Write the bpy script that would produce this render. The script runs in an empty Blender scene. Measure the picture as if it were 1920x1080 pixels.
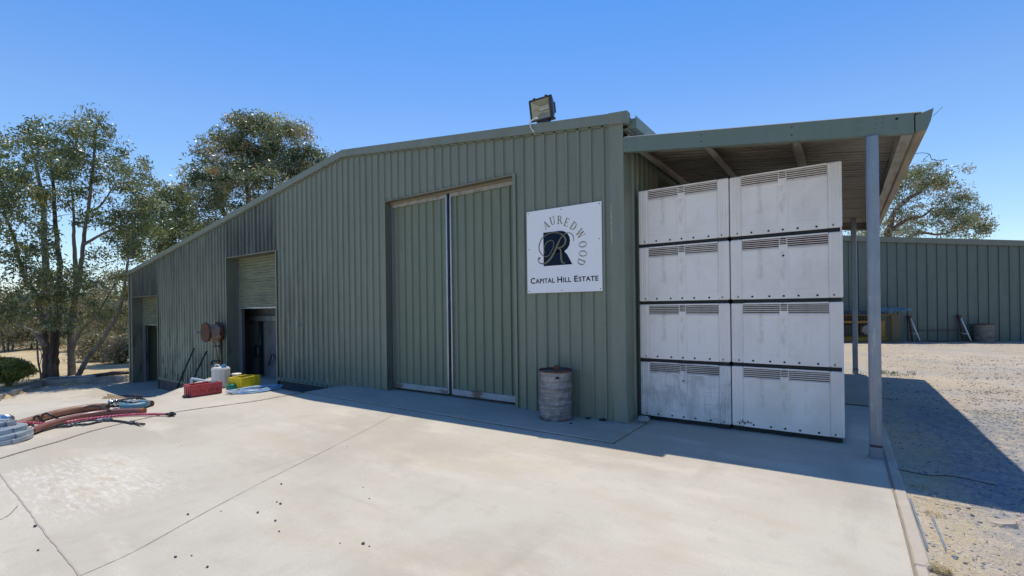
import bpy, math, random
import numpy as np
from mathutils import Vector, Matrix
R = math.radians
rnd = random.Random(11)
scene = bpy.context.scene
col = scene.collection

# ---------------------------------------------------------------- camera
F, PY, H, YAW, ROLL = 884.0, 577.0, 1.58, R(35.05), R(0.75)
FW = Vector((-math.sin(YAW), math.cos(YAW), 0)); RT = Vector((math.cos(YAW), math.sin(YAW), 0)); UP = Vector((0, 0, 1))
cd = bpy.data.cameras.new('camera'); cam = bpy.data.objects.new('camera', cd); col.objects.link(cam)
cd.sensor_width = 36; cd.lens = F / 1920 * 36; cd.shift_y = (PY - 540) / 1920; cd.clip_end = 3000; cd.clip_start = .05
ex = RT * math.cos(ROLL) - UP * math.sin(ROLL); ey = RT * math.sin(ROLL) + UP * math.cos(ROLL); ez = -FW
m = Matrix((ex, ey, ez)).transposed().to_4x4(); m.translation = Vector((0, 0, H)); cam.matrix_world = m
scene.camera = cam

# ---------------------------------------------------------------- sky, sun, exposure
SUNV = Vector((-.183, .262, 1)).normalized()
w = bpy.data.worlds.new("World"); scene.world = w; w.use_nodes = True
nt = w.node_tree; nt.nodes.clear()
sky = nt.nodes.new('ShaderNodeTexSky'); sky.sky_type = 'NISHITA'; sky.sun_disc = False
sky.sun_elevation = math.asin(SUNV.z); sky.sun_rotation = math.atan2(SUNV.x, SUNV.y)
sky.altitude = 600; sky.air_density = 1.0; sky.dust_density = .9; sky.ozone_density = 4.0
bg = nt.nodes.new('ShaderNodeBackground'); bg.inputs['Strength'].default_value = .235
ow = nt.nodes.new('ShaderNodeOutputWorld'); hs = nt.nodes.new('ShaderNodeHueSaturation'); hs.inputs['Saturation'].default_value = 1.26; hs.inputs['Hue'].default_value = .503; nt.links.new(sky.outputs[0], hs.inputs['Color'])
tcw = nt.nodes.new('ShaderNodeTexCoord'); spw = nt.nodes.new('ShaderNodeSeparateXYZ'); nt.links.new(tcw.outputs['Generated'], spw.inputs[0])
rw = nt.nodes.new('ShaderNodeValToRGB'); nt.links.new(spw.outputs['Z'], rw.inputs[0]); cr = rw.color_ramp
cr.elements[0].position = 0; cr.elements[0].color = (.50, .50, .5, 1); cr.elements[1].position = 1; cr.elements[1].color = (.16, .33, .46, 1)
for p_, c_ in ((.2, (.72, .58, .5)), (.33, (.70, .57, .51)), (.41, (.58, .54, .52)), (.52, (.40, .50, .53)), (.62, (.25, .42, .52))):
    e_ = cr.elements.new(p_); e_.color = (*c_, 1)
mw = nt.nodes.new('ShaderNodeMix'); mw.data_type = 'RGBA'; mw.blend_type = 'MULTIPLY'; mw.inputs['Factor'].default_value = 1
nt.links.new(hs.outputs[0], mw.inputs['A']); nt.links.new(rw.outputs[0], mw.inputs['B']); nt.links.new(mw.outputs['Result'], bg.inputs[0]); nt.links.new(bg.outputs[0], ow.inputs[0])
sd = bpy.data.lights.new('sun', 'SUN'); sd.energy = 2.85; sd.angle = R(.53); sd.color = (1, .93, .79)
sun = bpy.data.objects.new('sun', sd); col.objects.link(sun); sun.rotation_euler = SUNV.to_track_quat('Z', 'Y').to_euler(); sun.location = (0, 0, 30)
scene.view_settings.view_transform = 'Standard'; scene.view_settings.look = 'None'; scene.view_settings.gamma = 1
scene.view_settings.exposure = .60
scene.cycles.max_bounces = 8; scene.cycles.diffuse_bounces = 4

# ---------------------------------------------------------------- helpers
def ray(u, v):
    x = (u - 960) / F; y = -(v - PY) / F
    r = x * math.cos(ROLL) + y * math.sin(ROLL); up = -x * math.sin(ROLL) + y * math.cos(ROLL)
    return FW + r * RT + up * UP
def at(u, v, D): return Vector((0, 0, H)) + ray(u, v) * D
def ss(a, b, x):
    t = max(0, min(1, (x - a) / (b - a))); return t * t * (3 - 2 * t)
def lerp(xs, ys, x):
    if x <= xs[0]: return ys[0]
    for i in range(1, len(xs)):
        if x <= xs[i]:
            t = (x - xs[i-1]) / (xs[i] - xs[i-1]); return ys[i-1] + t * (ys[i] - ys[i-1])
    return ys[-1]
def G(X, Y):                       # height of the concrete: level yard, ramp falling to the left, raised slab edge beside the wall
    z0 = lerp([-19.8, -10.6, -7.8], [-.95, .04, 0], X)
    wgt = ss(2.9, 3.4, Y); lx = -10.28 - max(0, Y - 3.24) * 1.06 - .4 * ss(3.3, 2.9, Y)
    zp = lerp([-12, -7.8], [.06, 0], X)
    zc = zp if X > lx else max(-.95, zp - (lx - X) * 5.0)
    z = z0 * (1 - wgt) + zc * wgt
    if Y > 5.03 and X < -8.47: z = lerp([-15.5, -13.8], [-.95, -.3], X)
    return z
def spot(u, v, up=0.0):            # where a sight line meets the ground (a metric point on the real surface)
    d = ray(u, v); o = Vector((0, 0, H)); prev = .5; t = .5
    while t < 400:
        p = o + d * t
        if p.z - up < G(p.x, p.y):
            a, b = prev, t
            for _ in range(30):
                mm = (a + b) / 2; q = o + d * mm
                if q.z - up < G(q.x, q.y): b = mm
                else: a = mm
            return o + d * b
        prev = t; t *= 1.004
    return o + d * 100

def tag(o, label=None, cat=None, group=None, kind=None):
    if label: o['label'] = label
    if cat: o['category'] = cat
    if group: o['group'] = group
    if kind: o['kind'] = kind
    return o
def thing(name, label, cat, loc=(0, 0, 0), rz=0, group=None):
    o = bpy.data.objects.new(name, None); col.objects.link(o); o.location = loc; o.rotation_euler = (0, 0, rz)
    o.empty_display_size = .1
    return tag(o, label, cat, group)
def top(o):
    while o.parent: o = o.parent
    return o

class MB:
    def __init__(s): s.v = []; s.f = []; s.m = []; s.mi = 0
    def add(s, vs, fs):
        n = len(s.v); s.v += [tuple(x) for x in vs]; s.f += [tuple(i + n for i in f) for f in fs]; s.m += [s.mi] * len(fs); return s
    def quad(s, a, b, c, d): return s.add([a, b, c, d], [(0, 1, 2, 3)])
    def box(s, x0, x1, y0, y1, z0, z1, M=None, b=0):
        if b > 0:
            b = min(b, (x1-x0)*.45, (y1-y0)*.45, (z1-z0)*.45)
            vs = []; X = (x0, x1); Y = (y0, y1); Z = (z0, z1); idx = {}
            for i in (0, 1):
                for j in (0, 1):
                    for k in (0, 1):
                        sx, sy, sz = (1 - 2*i) * b, (1 - 2*j) * b, (1 - 2*k) * b
                        idx[i, j, k] = len(vs)
                        vs += [(X[i], Y[j]+sy, Z[k]+sz), (X[i]+sx, Y[j], Z[k]+sz), (X[i]+sx, Y[j]+sy, Z[k])]
            g = lambda i, j, k, a: idx[i, j, k] + a
            fs = []
            for i in (0, 1):
                q = [g(i,0,0,0), g(i,1,0,0), g(i,1,1,0), g(i,0,1,0)]; fs.append(q if i else q[::-1])
                q = [g(0,i,0,1), g(1,i,0,1), g(1,i,1,1), g(0,i,1,1)]; fs.append(q[::-1] if i else q)
                q = [g(0,0,i,2), g(1,0,i,2), g(1,1,i,2), g(0,1,i,2)]; fs.append(q if i else q[::-1])
            for i in (0, 1):
                for j in (0, 1):
                    q = [g(i,j,0,0), g(i,j,0,1), g(i,j,1,1), g(i,j,1,0)]; fs.append(q if i == j else q[::-1])
                    q = [g(i,0,j,0), g(i,0,j,2), g(i,1,j,2), g(i,1,j,0)]; fs.append(q[::-1] if i == j else q)
                    q = [g(0,i,j,1), g(0,i,j,2), g(1,i,j,2), g(1,i,j,1)]; fs.append(q if i == j else q[::-1])
            for i in (0, 1):
                for j in (0, 1):
                    for k in (0, 1):
                        q = [g(i,j,k,0), g(i,j,k,1), g(i,j,k,2)]; fs.append(q if (i+j+k) % 2 else q[::-1])
        else:
            vs = [(x, y, z) for x in (x0, x1) for y in (y0, y1) for z in (z0, z1)]
            fs = [(0,1,3,2), (4,6,7,5), (0,4,5,1), (2,3,7,6), (0,2,6,4), (1,5,7,3)]
        if M is not None: vs = [tuple(M @ Vector(v)) for v in vs]
        return s.add(vs, fs)
    def bar(s, p0, p1, wd, ht, up=(0, 0, 1)):          # rectangular bar between two points
        p0 = Vector(p0); p1 = Vector(p1); d = (p1 - p0).normalized(); sx = d.cross(Vector(up)).normalized(); u = sx.cross(d)
        vs = []
        for p in (p0, p1):
            for a, b in ((-1,-1), (1,-1), (1,1), (-1,1)): vs.append(p + sx * wd/2 * a + u * ht/2 * b)
        return s.add(vs, [(0,1,2,3), (7,6,5,4), (0,4,5,1), (1,5,6,2), (2,6,7,3), (3,7,4,0)])
    def tube(s, pts, r, n=8, caps=True):
        pts = [Vector(p) for p in pts]; N = len(pts); rr = r if isinstance(r, (list, tuple)) else [r] * N
        vs = []; prev = None
        for i, p in enumerate(pts):
            d = (pts[min(i+1, N-1)] - pts[max(i-1, 0)])
            if d.length < 1e-9: d = Vector((0, 0, 1))
            d.normalize()
            if prev is None:
                a = d.orthogonal().normalized()
            else:
                a = (prev - d * prev.dot(d))
                a = a.normalized() if a.length > 1e-6 else d.orthogonal().normalized()
            prev = a; b = d.cross(a)
            for k in range(n):
                t = 2 * math.pi * k / n; vs.append(p + (a * math.cos(t) + b * math.sin(t)) * rr[i])
        fs = []
        for i in range(N - 1):
            for k in range(n):
                k2 = (k + 1) % n; fs.append((i*n+k, i*n+k2, (i+1)*n+k2, (i+1)*n+k))
        if caps: fs.append(tuple(range(n))[::-1]); fs.append(tuple((N-1)*n + k for k in range(n)))
        return s.add(vs, fs)
    def lathe(s, prof, c=(0, 0, 0), n=32, M=None, jit=None):
        vs = []
        for (r, z) in prof:
            for k in range(n):
                t = 2 * math.pi * k / n; q = r + (jit(t, z) if jit and r > .01 else 0)
                p = Vector((q * math.cos(t), q * math.sin(t), z))
                if M is not None: p = M @ p
                vs.append(p + Vector(c))
        fs = []
        for i in range(len(prof) - 1):
            for k in range(n):
                k2 = (k + 1) % n; fs.append((i*n+k, i*n+k2, (i+1)*n+k2, (i+1)*n+k))
        return s.add(vs, fs)
    def rock(s, c, r, seed=0, flat=.6):
        rr = random.Random(seed); vs = []; fs = []
        rings = [(-.75, .55), (-.15, .98), (.45, .85), (.85, .4)]; n = 7
        for z, q in rings:
            for k in range(n):
                t = 2*math.pi*k/n + rr.uniform(-.2, .2); q2 = q * rr.uniform(.75, 1.15)
                vs.append((c[0] + r*q2*math.cos(t), c[1] + r*q2*math.sin(t)*.8, c[2] + r*flat*(z + rr.uniform(-.12, .12))))
        for i in range(3):
            for k in range(n): fs.append((i*n+k, i*n+(k+1) % n, (i+1)*n+(k+1) % n, (i+1)*n+k))
        fs.append(tuple(range(n))[::-1]); fs.append(tuple(3*n+k for k in range(n)))
        return s.add(vs, fs)
    def build(s, name, mats, parent=None, world=True, smooth=False):
        off = Vector((0, 0, 0))
        if parent is not None and world: off = Vector(top(parent).location)
        me = bpy.data.meshes.new(name)
        me.from_pydata([tuple(Vector(v) - off) for v in s.v] if off.length else s.v, [], s.f)
        if not isinstance(mats, (list, tuple)): mats = [mats]
        for q in mats: me.materials.append(q)
        if len(mats) > 1: me.polygons.foreach_set('material_index', s.m)
        if smooth: me.polygons.foreach_set('use_smooth', [True] * len(s.f))
        me.update()
        o = bpy.data.objects.new(name, me); col.objects.link(o)
        if parent is not None: o.parent = parent
        return o
def auto_smooth(o, ang=40):
    me = o.data; me.polygons.foreach_set('use_smooth', [True] * len(me.polygons))
    try: me.set_sharp_from_angle(angle=R(ang))
    except Exception: pass
    return o
def copy_tree(o, parent=None):
    c = o.copy(); col.objects.link(c); c.parent = parent
    for ch in list(o.children): copy_tree(ch, c)
    return c
def smoothpath(pts, k=6):
    P = [Vector(p) for p in pts]; P = [P[0]*2 - P[1]] + P + [P[-1]*2 - P[-2]]; out = []
    for i in range(1, len(P) - 2):
        for j in range(k):
            t = j / k; a, b, c, d = P[i-1], P[i], P[i+1], P[i+2]
            out.append(.5 * ((2*b) + (c - a)*t + (2*a - 5*b + 4*c - d)*t*t + (3*b - a - 3*c + d)*t**3))
    out.append(P[-2]); return out

# ---------------------------------------------------------------- materials
def mat(name, base, rough=.6, metal=0, layers=(), bump=None, spec=.5, rand=False, rvar=None, coat=0):
    """layers: (colour, scale(x,y,z), lo, hi, amount, detail) painted over base through object-space noise"""
    M_ = bpy.data.materials.new(name); M_.use_nodes = True; t = M_.node_tree; N = t.nodes; L = t.links
    b = N['Principled BSDF']; b.inputs['Roughness'].default_value = rough; b.inputs['Metallic'].default_value = metal
    b.inputs['Specular IOR Level'].default_value = spec
    b.inputs['Base Color'].default_value = (*base, 1)
    tc = N.new('ShaderNodeTexCoord'); vec = tc.outputs['Object']
    if rand:
        oi = N.new('ShaderNodeObjectInfo'); ml = N.new('ShaderNodeVectorMath'); ml.operation = 'SCALE'
        cx = N.new('ShaderNodeCombineXYZ'); 
        for q in range(3): L.new(oi.outputs['Random'], cx.inputs[q])
        L.new(cx.outputs[0], ml.inputs[0]); ml.inputs['Scale'].default_value = 57.0
        ad = N.new('ShaderNodeVectorMath'); L.new(vec, ad.inputs[0]); L.new(ml.outputs[0], ad.inputs[1]); vec = ad.outputs[0]
    cur = None
    for (c, sc, lo, hi, amt, det) in layers:
        mp = N.new('ShaderNodeMapping'); L.new(vec, mp.inputs[0])
        mp.inputs['Scale'].default_value = sc if isinstance(sc, tuple) else (sc, sc, sc)
        mp.inputs['Location'].default_value = (len(N) * 1.7, len(N) * .9, len(N) * 2.3)
        nz = N.new('ShaderNodeTexNoise'); nz.inputs['Scale'].default_value = 1; nz.inputs['Detail'].default_value = det; nz.inputs['Roughness'].default_value = .6
        L.new(mp.outputs[0], nz.inputs['Vector'])
        mr = N.new('ShaderNodeMapRange'); mr.inputs['From Min'].default_value = lo; mr.inputs['From Max'].default_value = hi; mr.inputs['To Max'].default_value = amt
        mr.interpolation_type = 'SMOOTHSTEP'; L.new(nz.outputs['Fac'], mr.inputs['Value'])
        mx = N.new('ShaderNodeMix'); mx.data_type = 'RGBA'; L.new(mr.outputs[0], mx.inputs['Factor'])
        if cur is None: mx.inputs['A'].default_value = (*base, 1)
        else: L.new(cur, mx.inputs['A'])
        mx.inputs['B'].default_value = (*c, 1); cur = mx.outputs['Result']
    if cur is not None: L.new(cur, b.inputs['Base Color'])
    if rvar:
        nz = N.new('ShaderNodeTexNoise'); nz.inputs['Scale'].default_value = rvar[0]; nz.inputs['Detail'].default_value = 5; L.new(vec, nz.inputs['Vector'])
        mr = N.new('ShaderNodeMapRange'); mr.inputs['From Min'].default_value = .3; mr.inputs['From Max'].default_value = .7
        mr.inputs['To Min'].default_value = rvar[1]; mr.inputs['To Max'].default_value = rvar[2]
        L.new(nz.outputs['Fac'], mr.inputs['Value']); L.new(mr.outputs[0], b.inputs['Roughness'])
    if bump:
        sc, st, dist = bump; mp = N.new('ShaderNodeMapping'); L.new(vec, mp.inputs[0]); mp.inputs['Scale'].default_value = sc if isinstance(sc, tuple) else (sc, sc, sc)
        nz = N.new('ShaderNodeTexNoise'); nz.inputs['Scale'].default_value = 1; nz.inputs['Detail'].default_value = 6; L.new(mp.outputs[0], nz.inputs['Vector'])
        bp = N.new('ShaderNodeBump'); bp.inputs['Strength'].default_value = st; bp.inputs['Distance'].default_value = dist
        L.new(nz.outputs['Fac'], bp.inputs['Height']); L.new(bp.outputs[0], b.inputs['Normal'])
    return M_
def zmask_layer(M_, colr, z0, z1, amt, nscale, xr=None, lo=.35, hi=.65, yr=None):
    """wear/dirt limited to a height band (and x band) of the thing, broken up with noise: a real stain"""
    t = M_.node_tree; N = t.nodes; L = t.links; b = N['Principled BSDF']
    src = b.inputs['Base Color'].links[0].from_socket if b.inputs['Base Color'].links else None
    tc = N.new('ShaderNodeTexCoord'); sp = N.new('ShaderNodeSeparateXYZ'); L.new(tc.outputs['Object'], sp.inputs[0])
    def band(sock, a, c):
        mr = N.new('ShaderNodeMapRange'); mr.interpolation_type = 'SMOOTHSTEP'; mr.inputs['From Min'].default_value = a; mr.inputs['From Max'].default_value = c
        L.new(sock, mr.inputs['Value']); return mr.outputs[0]
    def mul(a, c):
        mm = N.new('ShaderNodeMath'); mm.operation = 'MULTIPLY'; L.new(a, mm.inputs[0])
        if isinstance(c, (int, float)): mm.inputs[1].default_value = c
        else: L.new(c, mm.inputs[1])
        return mm.outputs[0]
    mp = N.new('ShaderNodeMapping'); L.new(tc.outputs['Object'], mp.inputs[0]); mp.inputs['Scale'].default_value = nscale
    mp.inputs['Location'].default_value = (len(N) * .7, 0, len(N) * .3)
    nz = N.new('ShaderNodeTexNoise'); nz.inputs['Scale'].default_value = 1; nz.inputs['Detail'].default_value = 7; nz.inputs['Roughness'].default_value = .65; L.new(mp.outputs[0], nz.inputs['Vector'])
    f = mul(band(nz.outputs['Fac'], lo, hi), band(sp.outputs['Z'], z0, z1))
    if xr:
        f = mul(f, band(sp.outputs['X'], xr[0], xr[0] + xr[2])); f = mul(f, band(sp.outputs['X'], xr[1], xr[1] - xr[2]))
    if yr:
        f = mul(f, band(sp.outputs['Y'], yr[0], yr[0] + yr[2])); f = mul(f, band(sp.outputs['Y'], yr[1], yr[1] - yr[2]))
    f = mul(f, amt)
    mx = N.new('ShaderNodeMix'); mx.data_type = 'RGBA'; L.new(f, mx.inputs['Factor'])
    if src: L.new(src, mx.inputs['A'])
    else: mx.inputs['A'].default_value = b.inputs['Base Color'].default_value
    mx.inputs['B'].default_value = (*colr, 1); L.new(mx.outputs['Result'], b.inputs['Base Color'])
    return M_

GREEN = (.205, .228, .172)
def greenmat(name, k=1.0, base=GREEN, streak=.5):
    g = tuple(c * k for c in base)
    return mat(name, g, .5, 0, [((g[0]*.72, g[1]*.74, g[2]*.76), (9, 9, .5), .45, .75, .55*streak*2, 5), ((g[0]*1.18, g[1]*1.16, g[2]*1.16), (3, 3, 1.2), .5, .75, .45, 6),
                                ((g[0]*.8, g[1]*.8, g[2]*.78), (60, 60, 40), .55, .7, .3, 3)], bump=((40, 40, 8), .08, .01), rvar=(4, .4, .62))
m_wall = greenmat('green_sheet')
# stains on the wall; x here is measured from the shed corner (-2.4)
zmask_layer(m_wall, (.035, .04, .038), 1.9, 3.6, .75, (5, 5, .35), (-19.3, -8.1, 2.0), .36, .64)      # soot and mould high on the old end
zmask_layer(m_wall, (.05, .06, .055), 5.0, 1.0, .6, (7, 7, .5), (-19.3, -5.0, 3.0), .42, .66)
zmask_layer(m_wall, (.03, .034, .032), 5.2, 3.0, .9, (8, 8, .5), (-11.36, -8.80, .02), .22, .60)      # grime on the sheets over the doorways
zmask_layer(m_wall, (.03, .034, .032), 4.0, 2.1, .9, (8, 8, .6), (-18.7, -16.2, .05), .22, .58)
zmask_layer(m_wall, (.33, .39, .30), 1.7, .3, .65, (2.5, 2.5, 1.1), (-16.4, -11.5, .8), .38, .6)       # chalky faded paint
zmask_layer(m_wall, (.035, .045, .04), .6, -.3, .85, (4.0, 4.0, 1.3), (-16.4, -11.5, .8), .46, .60)
zmask_layer(m_wall, (.30, .34, .27), 1.0, .1, .4, (3, 3, 2), (-8.8, -6.2, .5), .5, .66)
zmask_layer(m_wall, (.30, .28, .22), .35, .0, .5, (6, 6, 9), (-8.8, -.05, .3), .42, .62)               # dust splashed up from the ground
m_green = greenmat('green_flashing', .98)
m_greenb = greenmat('green_beam', .95, (.155, .205, .165), .25)
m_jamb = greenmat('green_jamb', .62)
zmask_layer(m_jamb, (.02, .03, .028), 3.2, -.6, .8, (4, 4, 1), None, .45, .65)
m_door = greenmat('green_door', 1.08, (.17, .198, .138))
m_roller = mat('roller_curtain', (.22, .24, .17), .5, 0, [((.12, .14, .1), (2, 2, 9), .45, .7, .7, 5), ((.3, .3, .22), 14, .6, .8, .5, 3)])
m_galv = mat('galvanised', (.42, .45, .48), .38, .75, [((.3, .34, .38), (6, 6, 1), .4, .65, .6, 4), ((.55, .56, .57), 18, .55, .75, .5, 3)], rvar=(9, .3, .5))
m_post = mat('post_galvanised', (.27, .30, .34), .42, .6, [((.20, .235, .29), (14, 14, .8), .4, .62, .7, 4), ((.5, .52, .54), (20, 20, 3), .6, .75, .5, 4), ((.32, .27, .2), (6, 6, 2), .66, .78, .5, 4)], rvar=(9, .35, .55))
m_rustgal = mat('rusty_galvanised', (.38, .4, .42), .55, .4, [((.16, .09, .06), (2, 2, 6), .48, .6, .85, 5), ((.25, .27, .3), 9, .5, .7, .5, 4)])
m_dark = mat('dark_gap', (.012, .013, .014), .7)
m_black = mat('black_rubber', (.018, .02, .024), .5, 0, [((.05, .055, .06), 12, .5, .7, .5, 3)])
m_timber = mat('weathered_timber', (.26, .22, .16), .8, 0, [((.12, .09, .06), (1, 8, 30), .45, .7, .7, 5)])
m_block = mat('dark_block', (.075, .075, .078), .9, 0, [((.13, .12, .115), (3, 3, 7), .45, .7, .7, 5)], bump=(30, .4, .01))
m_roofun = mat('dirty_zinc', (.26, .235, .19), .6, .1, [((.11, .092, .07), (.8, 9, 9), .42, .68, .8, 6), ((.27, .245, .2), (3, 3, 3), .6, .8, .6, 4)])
m_purlin = mat('purlin_steel', (.38, .355, .31), .55, .3, [((.17, .145, .11), (8, 2, 8), .42, .7, .7, 5), ((.38, .36, .32), 15, .6, .8, .5, 3)])
m_gutter = mat('aged_gutter', (.34, .29, .19), .6, 0, [((.2, .165, .1), (3, 1.2, 8), .42, .68, .7, 5)])
m_zinc = mat('sunlit_zinc', (.75, .76, .77), .5, .0)  # near-white base paints in the sun's highlight along the canopy edge
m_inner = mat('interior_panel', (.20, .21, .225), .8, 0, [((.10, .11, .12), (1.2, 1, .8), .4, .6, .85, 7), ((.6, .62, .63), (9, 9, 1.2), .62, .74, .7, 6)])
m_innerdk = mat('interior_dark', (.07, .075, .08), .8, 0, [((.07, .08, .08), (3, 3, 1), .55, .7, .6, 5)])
m_signw = mat('sign_white', (.86, .85, .85), .35, 0, [((.78, .77, .78), (1.5, 1, 3), .45, .75, .5, 4)])
m_navy = mat('sign_navy', (.004, .014, .035), .6, spec=.15)
m_gold = mat('sign_gold', (.20, .18, .10), .6, spec=.2)
m_letter = mat('sign_letter', (.008, .010, .025), .6, spec=.15)
m_bin = mat('bin_plastic', (.90, .825, .755), .5, 0, [((.74, .67, .60), (2.5, 2.5, 1.6), .42, .70, .7, 7), ((.88, .84, .80), (1.2, 1.2, 1.2), .5, .75, .5, 4), ((.62, .54, .44), (7, 7, 2.6), .62, .78, .45, 8)], rand=True, bump=(90, .05, .004), rvar=(5, .4, .6))
m_bindirty = mat('bin_plastic_scuffed', (.78, .74, .71), .55, 0, [((.40, .38, .37), (4, 4, 3), .40, .68, .7, 9), ((.36, .35, .35), (50, 50, 3), .54, .68, .5, 4), ((.36, .35, .35), (4, 4, 70), .56, .7, .5, 4)], rand=True, bump=(90, .05, .004))
for _x in (.335, .58, .82): zmask_layer(m_bin, (.52, .44, .34), .2, .34, .5, (11, 11, 5), (_x-.06, _x+.06, .06), .44, .66)
m_vent = mat('vent_recess', (.22, .185, .145), .7, 0, [((.1, .08, .06), 20, .45, .65, .6, 4)], rand=True)
m_stain = mat('brown_scuff', (.46, .41, .36), .7, 0, [((.55, .52, .49), 40, .4, .6, .9, 4)])
m_drum = mat('drum_paint', (.30, .29, .28), .55, .3, [((.13, .12, .115), (3, 3, 34), .46, .60, .75, 9), ((.2, .19, .185), (26, 26, 1.5), .45, .65, .5, 4), ((.42, .41, .4), (9, 9, 5), .55, .72, .7, 6), ((.11, .04, .02), (5, 5, 3), .64, .72, .7, 6)], bump=(14, .5, .02))
zmask_layer(m_drum, (.09, .03, .015), .09, .0, .8, (9, 9, 14), None, .35, .55)
m_rust = mat('rust', (.13, .055, .035), .85, 0, [((.06, .03, .022), 15, .45, .65, .8, 5), ((.2, .09, .05), 30, .6, .75, .6, 3)], bump=(60, .3, .004))
m_druml = mat('drum_lid', (.02, .07, .11), .35, .2, [((.05, .12, .16), 9, .45, .7, .8, 5), ((.12, .06, .04), 12, .62, .72, .8, 4)])
m_rwood = mat('red_timber', (.16, .06, .035), .8, 0, [((.08, .03, .02), (30, 30, 4), .45, .7, .7, 4)])
m_drum2 = mat('old_drum_paint', (.2, .18, .15), .7, .1, [((.1, .075, .055), (3, 3, 12), .45, .65, .8, 6), ((.3, .28, .25), (4, 4, 18), .55, .7, .5, 5)])
m_pink = mat('braided_pink', (.42, .03, .09), .45)
m_pinkl = mat('braided_pale', (.75, .45, .5), .45)
m_brown = mat('brown_hose', (.22, .10, .062), .45, 0, [((.30, .17, .12), (3, 3, 20), .45, .65, .7, 5), ((.12, .05, .035), 8, .6, .75, .6, 5)], rvar=(8, .35, .6))
m_maroon = mat('maroon_hose', (.19, .08, .065), .35, 0, [((.27, .13, .1), (2, 2, 8), .45, .65, .6, 5)])
m_lay = mat('layflat_hose', (.40, .45, .48), .6, 0, [((.24, .29, .33), (6, 6, 25), .42, .62, .7, 5), ((.55, .57, .58), (9, 9, 9), .58, .75, .6, 5)])
m_clamp = mat('polished_fitting', (.62, .64, .66), .22, .9)
m_teal = mat('faded_blue', (.07, .19, .26), .5, 0, [((.16, .28, .34), 9, .45, .65, .6, 4)])
m_bluehose = mat('blue_hose', (.16, .33, .55), .4, 0, [((.3, .45, .62), 9, .45, .65, .6, 3)])
m_paleblue = mat('pale_blue_hose', (.42, .52, .62), .4)
m_redcr = mat('red_crate', (.50, .06, .065), .5, 0, [((.25, .03, .035), 9, .45, .7, .6, 5), ((.5, .2, .18), (14, 14, 8), .66, .76, .6, 4)])
m_yelcr = mat('yellow_crate', (.80, .60, .02), .45, 0, [((.6, .44, .03), 9, .5, .7, .6, 5)])
m_jug = mat('milky_plastic', (.60, .60, .57), .4, 0, [((.45, .43, .38), (3, 3, 2), .5, .75, .6, 5)])
m_cap = mat('blue_cap', (.03, .25, .5), .4)
m_greenpl = mat('green_plastic', (.02, .28, .2), .4)
m_white = mat('white_plastic', (.75, .75, .73), .4)
m_cream = mat('cream_cable', (.7, .64, .55), .5)
m_lampbody = mat('lamp_black', (.015, .018, .025), .45, 0, [((.06, .07, .08), 30, .5, .7, .5, 4)])
m_lampglass = mat('lamp_reflector', (.42, .42, .34), .25, .2, [((.3, .2, .09), (3, 3, 9), .5, .7, .7, 5), ((.6, .6, .52), 7, .5, .7, .6, 4)], rvar=(9, .15, .4))
m_lamptube = mat('lamp_tube', (.7, .72, .7), .15)
m_yelmach = mat('machine_yellow', (.40, .22, .02), .5, 0, [((.2, .12, .02), 6, .45, .65, .7, 5)])
m_machdk = mat('machine_dark', (.02, .02, .022), .6)
m_machgr = mat('machine_grey', (.36, .36, .35), .5, .2)
m_wire = mat('wire_mesh', (.17, .12, .06), .6, .3)
m_corr = mat('sunlit_iron', (.62, .60, .57), .7, .0, [((.25, .17, .11), 3, .38, .55, .85, 5)])  # near-white iron paints sunlight onto the right end of the cage roof
m_farwall = greenmat('far_green_sheet', .74, (.14, .185, .155))
m_bark = mat('gum_bark', (.115, .085, .068), .9, 0, [((.035, .026, .02), (7, 7, 1.1), .42, .6, .9, 7), ((.3, .26, .22), (5, 5, .9), .58, .74, .8, 6)], bump=((18, 18, 3), .8, .05))
m_limb = mat('smooth_limb', (.21, .175, .155), .8, 0, [((.09, .07, .06), (6, 6, 2), .45, .65, .8, 6), ((.36, .33, .3), (5, 5, 2), .6, .75, .7, 4)])
m_redlimb = mat('reddish_limb', (.2, .12, .1), .8, 0, [((.1, .06, .05), (6, 6, 2), .45, .65, .8, 5)])
def leafmat(name, c, tr=.16, rough=.36, spec=.55):
    M_ = mat(name, c, rough, 0, [(tuple(q * 1.5 for q in c), 1.3, .45, .7, .6, 3), (tuple(q * .6 for q in c), 5, .5, .7, .6, 3)], spec=spec)
    b = M_.node_tree.nodes['Principled BSDF']; N = M_.node_tree.nodes; L = M_.node_tree.links
    t_ = N.new('ShaderNodeBsdfTranslucent'); t_.inputs[0].default_value = (c[0]*2.0, c[1]*2.1, c[2]*1.0, 1)
    mx = N.new('ShaderNodeMixShader'); mx.inputs[0].default_value = tr
    out = N['Material Output']; L.new(b.outputs[0], mx.inputs[1]); L.new(t_.outputs[0], mx.inputs[2]); L.new(mx.outputs[0], out.inputs[0]); return M_
_lm = leafmat
def leafmat(name, c): return _lm(name, (c[0]*1.25, c[1]*1.2, c[2]*1.15))
LEAF = [leafmat('gum_leaf_dark', (0.07, 0.102, 0.053)), leafmat('gum_leaf_olive', (0.132, 0.152, 0.065)), leafmat('gum_leaf_yellow', (0.232, 0.225, 0.07)), leafmat('gum_leaf_glint', (0.26, 0.29, 0.23))]  # palest leaf colour paints in sun glints on the foliage
LEAF2 = [leafmat('tree_leaf_dark', (0.072, 0.104, 0.061)), leafmat('tree_leaf_olive', (0.142, 0.161, 0.085)), leafmat('tree_leaf_brown', (0.265, 0.199, 0.113)), leafmat('tree_leaf_glint', (0.329, 0.366, 0.293))]  # last, pale leaf colour stands in for sunlit highlights
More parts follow.
